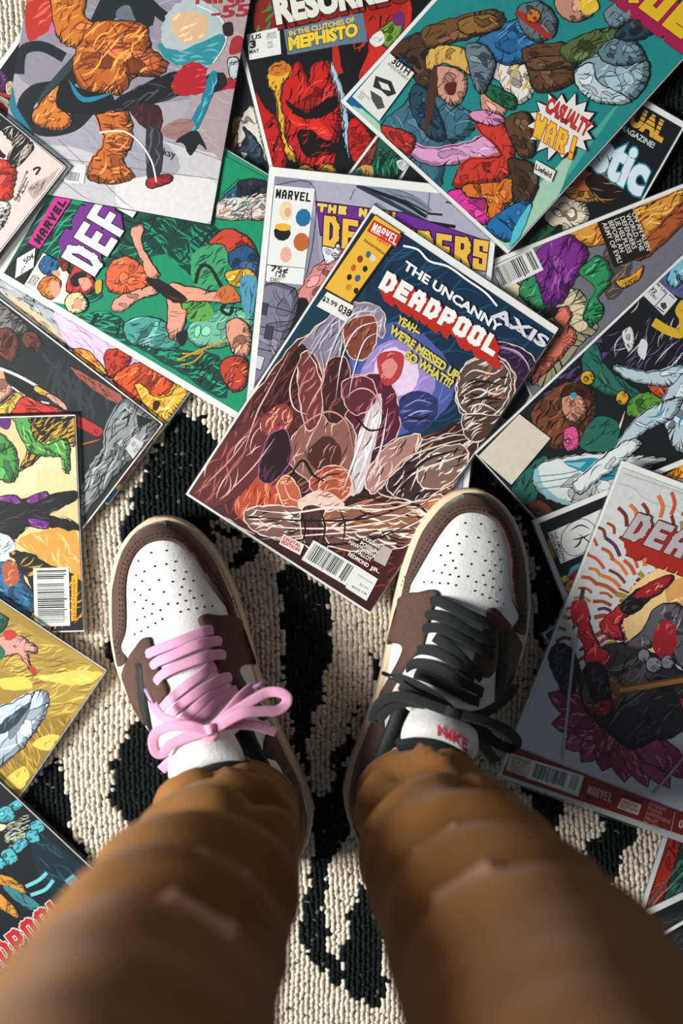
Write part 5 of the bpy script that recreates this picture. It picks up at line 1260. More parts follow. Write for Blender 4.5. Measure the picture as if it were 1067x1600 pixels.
def height(x, y):
    y = min(max(y, 0.5), 289.8)
    l, r = upper_edges(y)
    c = ridge(y)
    u = (x - c) / (r - c) if x > c else (c - x) / (c - l)
    u = min(1.0, max(0.0, u))
    t = min(1.0, max(0.0, (215.0 - y) / 60.0))
    p = 2.5 - 0.75 * t
    q = 0.62 + 0.18 * t
    z0 = sole_top(y)
    zc = max(z0 + 2, lerp_table(CREST, y))
    return z0 + (zc - z0) * (max(0.0, 1.0 - u**p))**q
def normal_at(x, y):
    e = 1.0
    dx = (height(x + e, y) - height(x - e, y)) / (2 * e)
    dy = (height(x, y + e) - height(x, y - e)) / (2 * e)
    dx = max(-2.5, min(2.5, dx)); dy = max(-2.5, min(2.5, dy))
    n = math.sqrt(dx * dx + dy * dy + 1)
    return (-dx / n, -dy / n, 1 / n)

SHOE = {'WHITE':[(9.4,274.6),(15.1,270.6),(20.3,262.5),(25.2,249.0),(28.8,234.9),(31.8,221.8),(34.0,211.4),(33.8,205.6),(31.5,204.7),(26.6,208.3),(21.4,212.2),(12.8,201.3),(9.6,186.0),(-21.3,187.4),(-24.9,204.7),(-28.1,209.0),(-33.3,210.4),(-41.2,205.4),(-47.7,202.3),(-50.6,206.6),(-50.3,211.2),(-45.3,216.6),(-41.0,222.5),(-36.0,235.0),(-30.8,250.8),(-24.7,262.8),(-15.9,272.1),(-6.1,276.6),(2.9,276.6)],
'EYE_MED':[(13.2,210.1),(15.8,213.5),(20.4,213.0),(26.7,208.5),(34.4,203.4),(39.2,192.2),(39.4,175.5),(38.4,160.1),(30.5,165.4),(26.7,164.2),(27.0,154.5),(29.3,140.1),(32.1,120.7),(29.0,121.6),(25.0,141.3),(21.3,156.8),(16.8,167.9),(15.1,172.4),(14.9,180.1),(15.0,188.5),(15.2,199.4)],
'EYE_LAT':[(-23.8,211.5),(-29.3,212.4),(-36.0,208.5),(-45.6,200.9),(-40.4,196.4),(-35.5,194.7),(-38.2,181.5),(-39.1,169.8),(-34.3,163.5),(-25.7,167.8),(-20.8,173.0),(-22.6,183.0),(-23.9,195.4),(-23.9,204.4)],
'QUARTER_LAT':[(-46.3,200.3),(-41.0,195.7),(-45.6,179.1),(-52.9,159.5),(-58.2,144.4),(-61.9,154.1),(-63.4,167.7),(-62.4,184.0),(-55.3,193.4)],
'SWOOSH_LAT':[(-39.5,195.9),(-35.6,194.6),(-38.6,181.6),(-42.3,166.6),(-47.2,149.9),(-56.4,130.7),(-58.2,137.0),(-53.1,155.3),(-47.1,172.1),(-42.8,185.5)],
'HOLES':[(8.2,267.5),(-3.4,269.9),(-14.7,267.3),(12.0,257.6),(5.0,258.2),(-3.6,259.7),(9.0,251.8),(-12.4,258.7),(16.6,247.6),(-19.6,258.1),(13.5,243.4),(-3.9,249.2),(19.6,239.5),(-16.4,252.5),(5.4,244.5),(10.3,238.4),(-24.1,248.3),(-12.9,244.8),(15.0,233.6),(-3.4,239.7),(7.1,233.7),(-20.9,243.2),(21.8,226.9),(15.8,227.6),(-18.0,238.3),(9.8,228.0),(-27.1,239.7),(3.5,228.3),(-14.1,234.1),(-3.2,230.4),(26.2,216.7),(21.0,218.5),(-22.3,233.4),(15.4,219.8),(-10.1,228.0),(9.5,221.4),(3.7,221.8),(-17.1,227.6),(-23.2,227.2),(-29.7,226.9),(-10.8,221.5),(-16.8,220.3),(-23.1,219.3),(-29.2,218.0),(-35.1,217.3)],
'LACES_L':[[(-34.4,200.5,67.0),(-23.0,202.0,73.0),(-3.6,202.9,77.0),(12.9,202.6,71.5),(19.8,201.4,64.9),(21.7,199.7,61.4)],[(-33.9,189.2,72.1),(-24.2,193.9,76.7),(-12.6,195.1,81.2),(7.2,196.0,78.8),(18.6,193.5,69.8),(23.1,191.0,63.3),(24.0,187.9,60.4)],[(-31.9,177.9,79.1),(-25.5,183.4,82.0),(-13.9,186.5,86.0),(6.7,186.4,83.3),(17.9,183.7,73.2),(22.7,180.6,65.5),(23.7,177.1,62.0)],[(-31.4,162.6,86.5),(-10.8,171.2,94.2),(5.7,175.6,87.2),(15.1,177.4,75.1)],[(-26.4,155.9,93.8),(-14.9,161.8,101.0),(0.3,165.5,96.9),(14.9,166.1,83.1),(21.0,164.3,70.3),(23.7,159.8,61.5)],[(-18.7,150.8,103.9),(-4.8,156.4,105.3),(8.0,159.0,94.1),(18.1,158.8,76.0)],[(-9.6,147.1,110.9),(2.2,151.1,104.9),(13.5,154.0,89.3),(23.1,152.9,67.3)]],
'BOW_L':[[(2.5,142.2,128.0),(11.1,145.2,127.0),(20.0,149.5,124.0),(28.8,154.0,118.0),(36.8,156.4,110.0),(39.7,156.4,106.0)],[(5.0,141.8,130.0),(16.3,144.5,132.0),(30.7,146.1,132.0),(42.7,142.1,128.0),(52.4,138.2,124.0),(59.2,139.8,122.0),(61.7,144.6,122.0),(57.8,149.6,122.0),(49.9,152.2,122.0),(40.9,151.4,124.0),(30.2,149.4,126.0),(18.0,146.7,128.0),(7.8,142.9,128.0)],[(4.5,141.8,124.0),(18.6,139.4,122.0),(31.8,132.0,114.0),(44.6,119.7,104.0)],[(3.6,141.8,128.0),(-5.7,147.6,127.0),(-16.9,153.1,122.0),(-26.6,159.7,116.0),(-30.7,166.3,110.0),(-31.4,170.9,106.0)],[(3.5,141.1,130.0),(-6.8,149.8,132.0),(-19.3,153.9,130.0),(-30.6,153.9,126.0),(-37.2,148.9,124.0),(-39.0,140.0,122.0),(-34.9,137.2,122.0),(-26.6,141.7,124.0),(-14.0,142.7,126.0),(2.5,142.2,128.0)],[(4.5,139.7,126.0),(-6.1,137.4,124.0),(-20.0,132.6,118.0),(-33.1,127.6,110.0),(-43.9,122.3,102.0)],[(6.6,140.3,126.0),(-3.4,133.7,126.0),(-16.4,127.2,122.0),(-30.8,119.5,112.0)],[(1.5,143.6,132.0),(4.9,143.8,134.0),(8.3,142.6,132.0)]],
'AGLET_L':[[(-31.2,170.4,107.0),(-34.2,181.1,100.0)],[(39.4,156.5,107.0),(49.5,156.8,102.0)]],
'LACES_R':[[(20.0,202.5,62.4),(15.2,206.9,67.0),(6.1,206.9,73.9),(-11.9,204.3,77.3),(-24.6,202.1,74.5),(-33.3,199.3,69.2)],[(20.6,191.5,64.1),(16.0,196.1,69.4),(3.8,197.2,78.6),(-11.4,193.9,82.9),(-27.3,190.8,79.0),(-36.2,187.9,72.0)],[(21.0,180.8,65.9),(16.4,186.1,72.1),(7.6,189.7,80.2),(-6.9,188.1,86.2),(-24.4,183.8,84.2),(-36.7,179.7,75.4)],[(9.9,182.3,79.2),(-0.2,180.1,88.8),(-14.7,173.4,94.4),(-30.6,163.2,87.1)],[(21.2,164.9,66.9),(16.6,170.3,75.8),(6.5,173.1,88.7),(-8.0,170.7,97.5),(-24.7,163.7,93.8)],[(22.2,152.5,65.7),(17.8,159.1,75.5),(6.8,162.8,93.0),(-10.0,161.1,105.2),(-34.1,153.3,87.7)],[(16.4,152.9,81.6),(2.4,155.1,103.0),(-15.0,152.0,110.2),(-32.5,146.6,92.9)]],
'BOW_R':[[(-11.0,141.1,128.0),(1.5,146.7,124.0),(14.9,150.3,118.0),(25.7,150.4,108.0),(32.0,148.6,98.0)],[(-10.8,141.0,131.0),(6.3,142.4,130.0),(23.0,142.6,126.0),(35.1,136.6,120.0),(40.0,126.8,114.0),(39.6,115.5,108.0)],[(8.3,140.6,124.0),(21.3,137.6,120.0),(31.4,128.9,116.0),(35.5,118.5,110.0)],[(-8.1,140.7,130.0),(-18.9,141.8,131.0),(-36.9,140.2,124.0),(-53.7,135.6,112.0),(-63.5,129.9,104.0),(-66.0,125.3,100.0),(-62.4,120.9,98.0),(-49.4,123.8,104.0),(-34.3,132.9,114.0),(-14.2,140.1,126.0)],[(-14.2,140.1,126.0),(-28.8,140.9,118.0),(-41.5,146.4,104.0),(-51.4,153.7,88.0),(-57.4,161.0,76.0)],[(-16.2,138.8,124.0),(-33.5,126.5,112.0),(-47.1,114.7,96.0),(-58.9,105.0,80.0)],[(-6.3,141.9,131.0),(-10.4,141.5,134.0),(-16.2,141.3,132.0)],[(27.6,146.6,110.0),(14.9,144.4,124.0),(-2.1,142.9,128.0)]],
'AGLET_R':[[(31.6,148.4,98.0),(39.5,147.3,84.0)],[(-56.4,160.1,78.0),(-58.4,162.2,74.0)]],
'QUARTER_R':[(35.2,164.4),(27.6,171.3),(28.1,152.5),(28.5,143.0),(31.6,117.6),(35.0,97.2),(39.9,75.7),(41.2,86.2),(37.6,112.0),(35.4,137.3)]}
M_SUEDE = material('brown_suede', '503c34', 0.85, 0.12, 260, 0.25, 900, spec=0.25, sheen=0.15)
M_WHITE = material('white_leather', 'e2e4e3', 0.42, 0.02, 100, 0.35, 380, spec=0.4)
M_SOLE = material('cream_rubber', 'dcc4a4', 0.6, 0.05, 200)
M_OUTSOLE = material('brown_rubber', '5a4232', 0.7, 0.05, 200)
M_BLACK = material('black_nubuck', '15191b', 0.7, 0.1, 300, 0.2, 800)
M_LINING = material('black_mesh_lining', '14181c', 0.9, 0.2, 900, 0.4, 1400)
M_PINK = material('pink_cotton', 'e3a3c4', 0.9, 0.06, 900, 0.5, 2600, sheen=0.2)
M_BLACKLACE = material('black_cotton', '14191b', 0.9, 0.1, 900, 0.5, 2600, sheen=0.1)
M_AGLET_P = material('pink_plastic', 'c79ac2', 0.3); M_AGLET_K = material('black_plastic', '14181a', 0.3)
M_THREAD = material('dark_thread', '2a1b14', 0.9); M_HOLE = material('hole_dark', '16110e', 1.0)
M_SOCK = material('white_cotton_sock', 'e6e7e6', 0.95, 0.05, 700, 0.4, 1500)
M_TAG = material('red_print', 'c01c38', 0.7)
def panel(name, poly, mat, root, off=0.3, th=1.4, step=4.0, sub=4):
    p = smooth_closed(poly, sub)
    q = []
    for a in p:
        if not q or math.hypot(a[0] - q[-1][0], a[1] - q[-1][1]) > 0.7: q.append(a)
    n = len(q)
    vs = [Vector(a) for a in q]
    x0, x1 = min(a[0] for a in q), max(a[0] for a in q); y0, y1 = min(a[1] for a in q), max(a[1] for a in q)
    y = y0
    while y < y1:
        x = x0
        while x < x1:
            if inside(q, x, y) and min((x - a[0])**2 + (y - a[1])**2 for a in q) > (step * 0.5)**2: vs.append(Vector((x, y)))
            x += step
        y += step
    ov, oe, of, *_ = delaunay_2d_cdt(vs, [(i, (i + 1) % n) for i in range(n)], [list(range(n))], 1, 1e-4)
    V = []; base = len(ov)
    for a in ov:
        nx, ny, nz = normal_at(a[0], a[1]); z = height(a[0], a[1]); t = off + th
        V.append((a[0] + nx * t, a[1] + ny * t, z + nz * t))
    F = []
    for f in of:
        a, b, c = (ov[i] for i in f[:3])
        ar = (b[0] - a[0]) * (c[1] - a[1]) - (c[0] - a[0]) * (b[1] - a[1])
        F.append(tuple(f) if ar > 0 else tuple(reversed(f)))
    cnt = {}
    for f in F:
        for i in range(len(f)):
            e = (f[i], f[(i + 1) % len(f)]); cnt[e] = 1
    low = {}
    for (a, b) in list(cnt):
        if (b, a) not in cnt:
            for i in (a, b):
                if i not in low:
                    low[i] = len(V); nx, ny, nz = normal_at(ov[i][0], ov[i][1]); z = height(ov[i][0], ov[i][1])
                    V.append((ov[i][0] + nx * -0.6, ov[i][1] + ny * -0.6, z + nz * -0.6))
            F.append((a, low[a], low[b], b))
    return mesh_obj(name, V, F, mat, root, smooth=True)
def soft_edges(o, ang=40):
    bpy.context.view_layer.objects.active = o
    o.data.set_sharp_from_angle(angle=math.radians(ang))
def tube(name, pts, rx, ry, mat, root, seg=8, ups=None, closed=False, n=5, cap=True):
    p = smooth_open(pts, n); N = len(p); V = []; F = []
    prev = None
    for i in range(N):
        a = Vector(p[max(0, i - 1)]); c = Vector(p[min(N - 1, i + 1)]); t = (c - a).normalized()
        up = Vector(ups(p[i]) if ups else (0, 0, 1))
        side = t.cross(up)
        if side.length < 0.15 and prev is not None: side = prev.copy()
        side.normalize()
        if prev is not None:
            if side.dot(prev) < 0: side = -side
            side = (side * 0.6 + prev * 0.4).normalized()
        prev = side; nn = side.cross(t).normalized()
        for k in range(seg):
            g = 2 * math.pi * k / seg
            ce, se = math.cos(g), math.sin(g)
            x = math.copysign(abs(ce)**0.6, ce) * rx; y = math.copysign(abs(se)**0.8, se) * ry
            V.append(tuple(Vector(p[i]) + side * x + nn * y))
    for i in range(N - 1):
        for k in range(seg):
            k2 = (k + 1) % seg
            F.append((i * seg + k, i * seg + k2, (i + 1) * seg + k2, (i + 1) * seg + k))
    if cap: F += [tuple(reversed(range(seg))), tuple(range((N - 1) * seg, N * seg))]
    return mesh_obj(name, V, F, mat, root, smooth=True)
def make_shoe(side, loc, rotz, label):
    root = empty('sneaker', (loc[0] * MM, loc[1] * MM, 0.0006), (0, 0, math.radians(rotz)))
    if side == 'R': root.scale = (-1, 1, 1)
    tag(root, label, 'shoe')
    lace_mat = M_PINK if side == 'L' else M_BLACKLACE
    # sole outline ring
    ring = []
    ys = [0.0, 2, 5, 9, 14, 20, 28, 38] + [48 + i * 10 for i in range(19)] + [236, 244, 252, 259, 266, 272, 277, 282, 286, 289, 291.5, 293.2, 294]
    for y in ys: ring.append((lerp_table(SOLE, y, 2), y))
    for y in reversed(ys): ring.append((lerp_table(SOLE, y, 1), y))
    n = len(ring)
    def rings(levels, name, mat):
        V = []; F = []
        for (ins, zf) in levels:
            for i, (x, y) in enumerate(ring):
                cx, cy = -5.0 if False else (lerp_table(SOLE, y, 1) + lerp_table(SOLE, y, 2)) / 2, min(max(y, 45), 240)
                dx, dy = x - cx, y - cy; d = math.hypot(dx, dy) or 1
                V.append((x - dx / d * ins, y - dy / d * ins, zf(y)))
        m = len(levels)
        for l in range(m - 1):
            for i in range(n):
                j = (i + 1) % n; F.append((l * n + i, l * n + j, (l + 1) * n + j, (l + 1) * n + i))
        F.append(tuple((m - 1) * n + i for i in range(n))); F.append(tuple(reversed(range(n))))
        return mesh_obj(name, V, F, mat, root, smooth=True)
    sb, st = sole_bottom, sole_top
    soft_edges(rings([(2.0, lambda y: sb(y)), (0.6, lambda y: sb(y) + 1), (0.4, lambda y: sb(y) + 7)], 'outsole', M_OUTSOLE))
    ms = rings([(0.6, lambda y: sb(y) + 7), (-0.2, lambda y: sb(y) + 8), (0.3, lambda y: st(y) - 2.5), (0.9, lambda y: st(y) - 0.6), (2.2, lambda y: st(y)), (6.0, lambda y: st(y) - 0.5)], 'midsole', M_SOLE)
    soft_edges(ms, 50)
    # welt stitches on the midsole edge
    # upper body
    NV = 96; NT = 48; V = []; F = []
    idx = {}
    for i in range(NV + 1):
        y = 0.6 + (289.5 - 0.6) * (i / NV)
        l, r = upper_edges(y); c = ridge(y)
        for j in range(NT + 1):
            t = math.sin((j / NT - 0.5) * math.pi)
            x = c + (r - c) * t if t > 0 else c + (c - l) * t
            idx[i, j] = len(V); V.append((x, y, height(x, y) - 0.2))
    for i in range(NV):
        y = 0.6 + 288.9 * ((i + 0.5) / NV)
        for j in range(NT):
            t = math.sin(((j + 0.5) / NT - 0.5) * math.pi)
            if 22 < y < 128 and abs(t) < 0.66: continue
            F.append((idx[i, j], idx[i, j + 1], idx[i + 1, j + 1], idx[i + 1, j]))
    up = mesh_obj('upper', V, F, M_WHITE, root, smooth=True)
    # overlays
    white = SHOE['WHITE']
    k0 = min(range(len(white)), key=lambda i: abs(white[i][0] - 33.8) + abs(white[i][1] - 205.6))
    k1 = min(range(len(white)), key=lambda i: abs(white[i][0] + 50.6) + abs(white[i][1] - 206.6))
    inner = [white[i] for i in range(k0, -1, -1)] + [white[i] for i in range(len(white) - 1, k1 - 2, -1)]
    outer = []
    for y in (196, 205, 215, 228, 240, 252, 262, 270, 276, 281, 285, 287.5):
        l, r = upper_edges(y); outer.append((l + (r - l) * 0.012, y))
    tip = []
    for y in (287.5, 285, 281, 276, 270, 262, 252, 240, 228, 215, 205, 196, 186):
        l, r = upper_edges(y); tip.append((r - (r - l) * 0.012, y))
    mud = outer + [(ridge(289), 288.9)] + tip + [(36, 192)] + inner + [(-50, 199)]
    mg = panel('mudguard', mud, M_SUEDE, root, 0.2, 1.5, 4.0, 3)
    panel('eyestay', SHOE['EYE_MED'], M_SUEDE, root, 0.5, 1.6)
    panel('eyestay', SHOE['EYE_LAT'], M_SUEDE, root, 0.5, 1.6)
    panel('quarter', SHOE['QUARTER_LAT'], M_SUEDE, root, 0.2, 1.0)
    panel('swoosh', SHOE['SWOOSH_LAT'], M_BLACK, root, 0.6, 1.4)
    for sgn in (-1, 1):   # heel counter on each side
        def e(y, f):
            l, r = upper_edges(y); c = ridge(y)
            return (c + (r - c) * f, y) if sgn > 0 else (c + (l - c) * f, y)
        panel('heel_counter', [e(110, 0.97), e(85, 0.985), e(60, 0.985), e(35, 0.98), e(16, 0.97), e(16, 0.6), e(30, 0.74), e(55, 0.74), e(80, 0.74), e(104, 0.80)], M_SUEDE, root, 0.2, 1.2)
    # perforations
    V = []; F = []
    for (x, y) in SHOE['HOLES']:
        nx, ny, nz = normal_at(x, y); z = height(x, y); b = len(V)
        N_ = Vector((nx, ny, nz)); s1 = N_.cross(Vector((0, 1, 0))).normalized(); s2 = N_.cross(s1)
        cc = Vector((x, y, z)) + N_ * 0.12
        for q in range(8):
            a = q * math.pi / 4; V.append(tuple(cc + s1 * 0.85 * math.cos(a) + s2 * 0.85 * math.sin(a)))
        F.append(tuple(range(b, b + 8))) 
    mesh_obj('perforations', V, [tuple(reversed(f)) if False else f for f in F], M_HOLE, up)
    # stitching along the toe overlay
    V = []; F = []
    for offd in (1.7, 4.3):
        path = smooth_open(inner, 8); acc = 0.0
        cx, cy = -3.0, 225.0
        for a, b in zip(path, path[1:]):
            d = math.hypot(b[0] - a[0], b[1] - a[1]); acc += d
            if acc < 2.6: continue
            acc = 0
            tx, ty = (b[0] - a[0]) / (d or 1), (b[1] - a[1]) / (d or 1)
            nx_, ny_ = -ty, tx
            if (a[0] + nx_ - cx)**2 + (a[1] + ny_ - cy)**2 < (a[0] - cx)**2 + (a[1] - cy)**2: nx_, ny_ = -nx_, -ny_
            x, y = a[0] + nx_ * offd, a[1] + ny_ * offd
            N_ = Vector(normal_at(x, y)); T_ = Vector((tx, ty, 0)); T_ = (T_ - N_ * T_.dot(N_)).normalized(); S_ = N_.cross(T_)
            cc = Vector((x, y, height(x, y))) + N_ * 1.9; b0 = len(V)
            for (q, r_, h_) in ((-1, -1, -.3), (1, -1, -.3), (1, 1, -.3), (-1, 1, -.3), (-.8, -.6, .25), (.8, -.6, .25), (.8, .6, .25), (-.8, .6, .25)):
                V.append(tuple(cc + T_ * q * 0.85 + S_ * r_ * 0.32 + N_ * h_))
            F += [tuple(b0 + i for i in f) for f in ((4, 5, 6, 7), (0, 1, 5, 4), (1, 2, 6, 5), (2, 3, 7, 6), (3, 0, 4, 7))]
    mesh_obj('stitching', V, F, M_THREAD, mg)
    # tongue: white padded flap that stands up behind the knot
    V = []; F = []; NU = 14
    secs = [(200, 15, 68), (176, 17, 82), (160, 18, 93), (145, 20, 104), (137, 23, 117), (131, 26, 129), (126, 27, 133), (122, 26, 131), (118, 24, 124), (115, 22, 112)]
    for (y, hw, z) in secs:
        c = ridge(y) - 1
        for j in range(NU + 1):
            t = -1 + 2 * j / NU
            V.append((c + hw * t, y - 10 * t * t * (1 if y < 150 else 0.2), z - 9 * abs(t)**2.2 + (1.0 if 120 < y < 130 else 0)))
    for i in range(len(secs) - 1):
        for j in range(NU):
            b = i * (NU + 1) + j; F.append((b, b + 1, b + NU + 2, b + NU + 1))
    tg = mesh_obj('tongue', V, F, M_WHITE, root, smooth=True)
    md = tg.modifiers.new('solid', 'SOLIDIFY'); md.thickness = 0.004; md.offset = -1
    sd = tg.modifiers.new('sub', 'SUBSURF'); sd.levels = 1; sd.render_levels = 1
    tube('tongue_lining', [(ridge(112) - 1 + 25 * t, 117.5 - 10 * t * t, 131 - 9 * abs(t)**2.2) for t in (-1, -.75, -.5, -.25, 0, .25, .5, .75, 1)], 5.0, 4.5, M_LINING, tg)
    # padded collar around the opening
    col = []
    for q in range(0, 33):
        a = math.radians(-62 + q * (304 / 32.0))     # starts at medial front, goes round the heel
        yy = 74 - 56 * math.sin(a) if False else 72 + 56 * math.sin(math.radians(62) - math.radians(q * (304 / 32.0)))
        col.append(yy)
    pts = []
    for y in (126, 116, 104, 90, 76, 62, 48, 36, 27): 
        l, r = upper_edges(y); c = ridge(y); pts.append((c + (r - c) * 0.70, y, height(c + (r - c) * 0.70, y) + 4))
    pts.append((ridge(20), 20, height(ridge(22), 22) + 6))
    for y in (27, 36, 48, 62, 76, 90, 104, 116, 126):
        l, r = upper_edges(y); c = ridge(y); pts.append((c + (l - c) * 0.70, y, height(c + (l - c) * 0.70, y) + 4))
    tube('collar', pts, 6.0, 6.0, M_BLACK, root, seg=12, n=3)
    # inner lining: dark bowl inside the opening
    V = []; F = []
    for lv, (f, dz) in enumerate(((0.70, 2), (0.62, -14), (0.55, -45), (0.40, -60))):
        for (x, y, z) in pts:
            c = ridge(y); V.append((c + (x - c) * f / 0.70, 75 + (y - 75) * (0.97 - 0.05 * lv), max(34, z + dz)))
    m = len(pts)
    for lv in range(3):
        for i in range(m - 1): F.append((lv * m + i, lv * m + i + 1, (lv + 1) * m + i + 1, (lv + 1) * m + i))
    mesh_obj('lining', V, F, M_LINING, root, smooth=True)
    # laces
    def un(p): return normal_at(p[0], p[1])
    for q in SHOE['LACES_' + side]: tube('lace', q, 4.0, 0.8, lace_mat, root, seg=10, ups=un)
    for q in SHOE['BOW_' + side]: bow = tube('lace_bow', q, 3.8, 0.8, lace_mat, root, seg=10, n=7)
    for q in SHOE['AGLET_' + side]: tube('aglet', q, 1.5, 1.5, M_AGLET_P if side == 'L' else M_AGLET_K, bow, seg=8, n=2)
    if side == 'R':
        v, f = glyphs('NIKE', 0.03); mn, mx = v.min(0), v.max(0); q = (v - mn) / (mx - mn)
        V = []
        for a, t in q:
            x = ridge(128) + 3 - (a - 0.0) * 24 + 2 * t; y = 124 + 8 * t - 3 * a
            tt = (x - ridge(y) + 1) / 26
            V.append((x, y - 10 * tt * tt * 0.6, 136.5 - 9 * abs(tt)**2.2 + 0.5))
        mesh_obj('tongue_label', V, f, M_TAG, tg)
    return root
make_shoe('L', (-46.6, -357.2), 20.2, 'brown and white high-top sneaker laced in pink')
make_shoe('R', (29.5, -342.7), -15.4, 'brown and white high-top sneaker laced in black')

# ------------------------------------------------------------------ person in ochre trousers
M_TROUSER = material('ochre_twill', '8c6032', 0.9, 0.10, 60, 0.35, 1600, spec=0.2, sheen=0.1)
M_SKIN = material('skin', 'b98a6c', 0.6); M_KNIT = material('dark_knit', '20242a', 0.95, 0.1, 400, 0.4, 900)
M_SEAM = material('seam_thread', '6e4318', 0.9)
FOLDS = {3: [(135, 128, 60, 150, 8, -6), (150, 150, 70, 172, 8, 6), (140, 190, 45, 165, 7, -7), (120, 205, 20, 190, 11, 7), (165, 225, 70, 208, 9, -6), (60, 240, 10, 150, 9, -6), (100, 140, 95, 185, 6, -4), (75, 130, 60, 175, 6, 4), (130, 258, 40, 240, 16, 7), (160, 300, 60, 280, 16, -7), (120, 340, 20, 320, 22, 7), (170, 390, 40, 365, 20, -6), (100, 440, 10, 415, 26, 6), (170, 470, 60, 470, 24, -6)],
         8: [(165, 132, 110, 152, 8, -7), (170, 160, 95, 178, 9, 8), (110, 145, 50, 178, 7, -7), (80, 160, 20, 198, 11, 8), (150, 205, 60, 212, 9, -7), (130, 135, 120, 190, 6, -4), (95, 180, 70, 215, 6, 5), (175, 240, 80, 228, 13, 6), (70, 240, 10, 285, 13, -6), (150, 280, 30, 310, 18, 7), (170, 325, 60, 340, 18, -6), (130, 385, 20, 375, 24, 7), (165, 425, 50, 420, 22, -6), (120, 475, 20, 470, 26, 6)]}
def leg_rings(spec, seed, zs, nseg, fold=1.0):
    """closed rings of one trouser leg: spec rows (z, cx, cy, rx, ry)"""
    rng = random.Random(seed); V = []
    waves = [(rng.uniform(0, 6.28), rng.uniform(45, 110), rng.choice((1, 2, 2)), rng.uniform(0.3, 0.8)) for _ in range(6)]
    for z in zs:
        row = [lerp_table(spec, z, q) for q in range(1, 5)]
        for k in range(nseg):
            a = 2 * math.pi * k / nseg
            d = 0.0
            for (ph, wl, m, g) in waves:
                d += g * 1.1 * math.sin(2 * math.pi * z / wl + m * math.sin(a + ph) * 1.6 + ph * 3)
            s = a * 58.0
            for (a0, z0, a1, z1, w, amp) in FOLDS[seed]:
                p0 = (math.radians(a0) * 58, z0); p1 = (math.radians(a1) * 58, z1)
                ux, uz = p1[0] - p0[0], p1[1] - p0[1]; L2 = ux * ux + uz * uz
                t = ((s - p0[0]) * ux + (z - p0[1]) * uz) / L2
                e = 1.0 if 0 <= t <= 1 else math.exp(-((max(-t, t - 1)) * 3.0)**2)
                tc = min(1.15, max(-0.15, t))
                dist = math.hypot(s - p0[0] - ux * tc, z - p0[1] - uz * tc - 5 * math.sin(t * 6 + a0))
                d += (1.45 * amp - 1.0) * e * math.exp(-(dist / w)**2)
            d *= min(1.0, max(0.2, (z - 100) / 30.0)) * (0.4 + 0.6 * max(0.0, math.sin(a)))
            x = row[0] + (row[2] + d) * math.cos(a); y = row[1] + (row[3] + d) * math.sin(a)
            zz = z + (10 * math.sin(a) + 3 * math.sin(3 * a + seed)) * max(0, 1 - (z - 97) / 40.0)
            V.append((x, y, zz))
    return V
LEG_L = [(96, -79, -288, 48, 40), (112, -80, -288, 49, 41), (135, -80, -289, 50, 43), (170, -80, -290, 50, 45), (250, -80, -288, 53, 50), (350, -88, -285, 59, 57), (450, -95, -281, 64, 64), (500, -95, -280, 66, 67), (650, -90, -285, 76, 84), (800, -86, -295, 86, 96)]
LEG_R = [(96, 57, -279, 46, 41), (112, 58, -279, 47, 42), (135, 60, -280, 48, 44), (170, 63, -282, 50, 46), (250, 69, -283, 54, 51), (350, 81, -283, 59, 57), (450, 92, -281, 64, 64), (500, 95, -280, 66, 67), (650, 92, -285, 76, 84), (800, 86, -295, 86, 96)]
def loft(V, nseg, nring, base, close_top=False):
    F = []
    for i in range(nring - 1):
        for k in range(nseg):
            k2 = (k + 1) % nseg
            F.append((base + i * nseg + k, base + i * nseg + k2, base + (i + 1) * nseg + k2, base + (i + 1) * nseg + k))
    return F
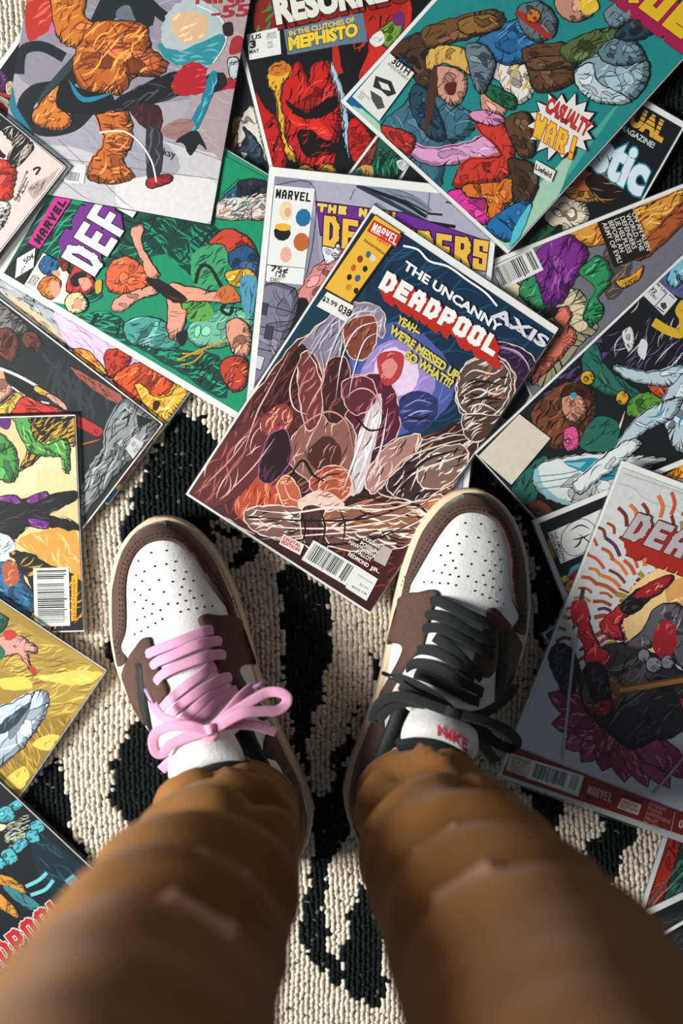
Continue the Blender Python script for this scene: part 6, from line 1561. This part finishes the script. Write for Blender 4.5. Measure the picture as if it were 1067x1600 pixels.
def make_person():
    # body: one continuous mesh (feet, legs, hips) grown from a skeleton with the Skin modifier
    nodes = [((0, -0.30, 0.96), 0.13), ((0, -0.30, 0.86), 0.12), ((-0.085, -0.29, 0.78), 0.075), ((-0.086, -0.262, 0.50), 0.048), ((-0.074, -0.284, 0.14), 0.030), ((-0.072, -0.287, 0.075), 0.026), ((-0.092, -0.225, 0.060), 0.022),
             ((0.085, -0.29, 0.78), 0.075), ((0.088, -0.262, 0.50), 0.048), ((0.052, -0.274, 0.14), 0.030), ((0.050, -0.277, 0.075), 0.026), ((0.066, -0.215, 0.060), 0.022)]
    edges = [(0, 1), (1, 2), (2, 3), (3, 4), (4, 5), (5, 6), (1, 7), (7, 8), (8, 9), (9, 10), (10, 11)]
    me = D.meshes.new('person'); me.from_pydata([n[0] for n in nodes], edges, []); me.update()
    o = D.objects.new('person', me); COL.objects.link(o)
    sk = o.modifiers.new('skin', 'SKIN')
    for i, n in enumerate(nodes): me.skin_vertices[0].data[i].radius = (n[1], n[1])
    me.skin_vertices[0].data[1].use_root = True
    ss = o.modifiers.new('sub', 'SUBSURF'); ss.levels = 1; ss.render_levels = 1
    me.materials.append(M_SKIN)
    tag(o, 'person standing in ochre brown trousers, seen from above, feet among the comics', 'person')
    nseg = 72
    zs = [97 + i * 6 for i in range(40)] + [340 + i * 12 for i in range(39)]
    V = leg_rings(LEG_L, 3, zs, nseg); nl = len(V)
    V += leg_rings(LEG_R, 8, zs, nseg)
    F = loft(V, nseg, len(zs), 0) + loft(V, nseg, len(zs), nl)
    b = len(V)
    hip = [(790, 175, 108, -298), (840, 178, 116, -302), (900, 172, 118, -304), (960, 160, 112, -304)]
    for (z, rx, ry, cy) in hip:
        for k in range(nseg):
            a = 2 * math.pi * k / nseg; V.append((rx * math.cos(a), cy + ry * math.sin(a), z))
    F += loft(V, nseg, len(hip), b)
    t = mesh_obj('trousers', V, F, M_TROUSER, o, smooth=True)
    sd = t.modifiers.new('solid', 'SOLIDIFY'); sd.thickness = 0.0016; sd.offset = 0
    # hem seam thread on each leg
    for base in (0, nl):
        pts = [tuple(c * 1.0 for c in V[base + 2 * nseg + k % nseg]) for k in range(0, nseg + 1)]
        cx = sum(p[0] for p in pts) / len(pts); cy = sum(p[1] for p in pts) / len(pts)
        pts = [(cx + (p[0] - cx) * 1.018, cy + (p[1] - cy) * 1.018, p[2]) for p in pts]
        tube('hem_seam', pts, 0.5, 0.5, M_SEAM, t, seg=5, n=1)
    # socks
    for (x, y, dx, dy) in ((-72, -287, -0.33, 0.94), (50, -277, 0.26, 0.96)):
        V = []; rows = [(60, 0, 31, 37), (90, 0, 30, 35), (115, -1, 30, 34), (135, -2, 30, 33)]
        for (z, s, rx, ry) in rows:
            for k in range(32):
                a = 2 * math.pi * k / 32; V.append((x + rx * math.cos(a), y + ry * math.sin(a), z))
        mesh_obj('sock', V, loft(V, 32, len(rows), 0), M_SOCK, o, smooth=True)
    # jumper hem and chest above the trousers (behind the camera)
    V = []; rows = [(930, 172, 122, -302), (945, 176, 126, -302), (1040, 172, 120, -306), (1150, 176, 122, -312), (1250, 184, 118, -318), (1330, 170, 96, -322), (1375, 90, 60, -325)]
    for (z, rx, ry, cy) in rows:
        for k in range(48):
            a = 2 * math.pi * k / 48; V.append((rx * math.cos(a), cy + ry * math.sin(a), z))
    F = loft(V, 48, len(rows), 0); F.append(tuple(range((len(rows) - 1) * 48, len(rows) * 48)))
    mesh_obj('jumper', V, F, M_KNIT, o, smooth=True)
make_person()
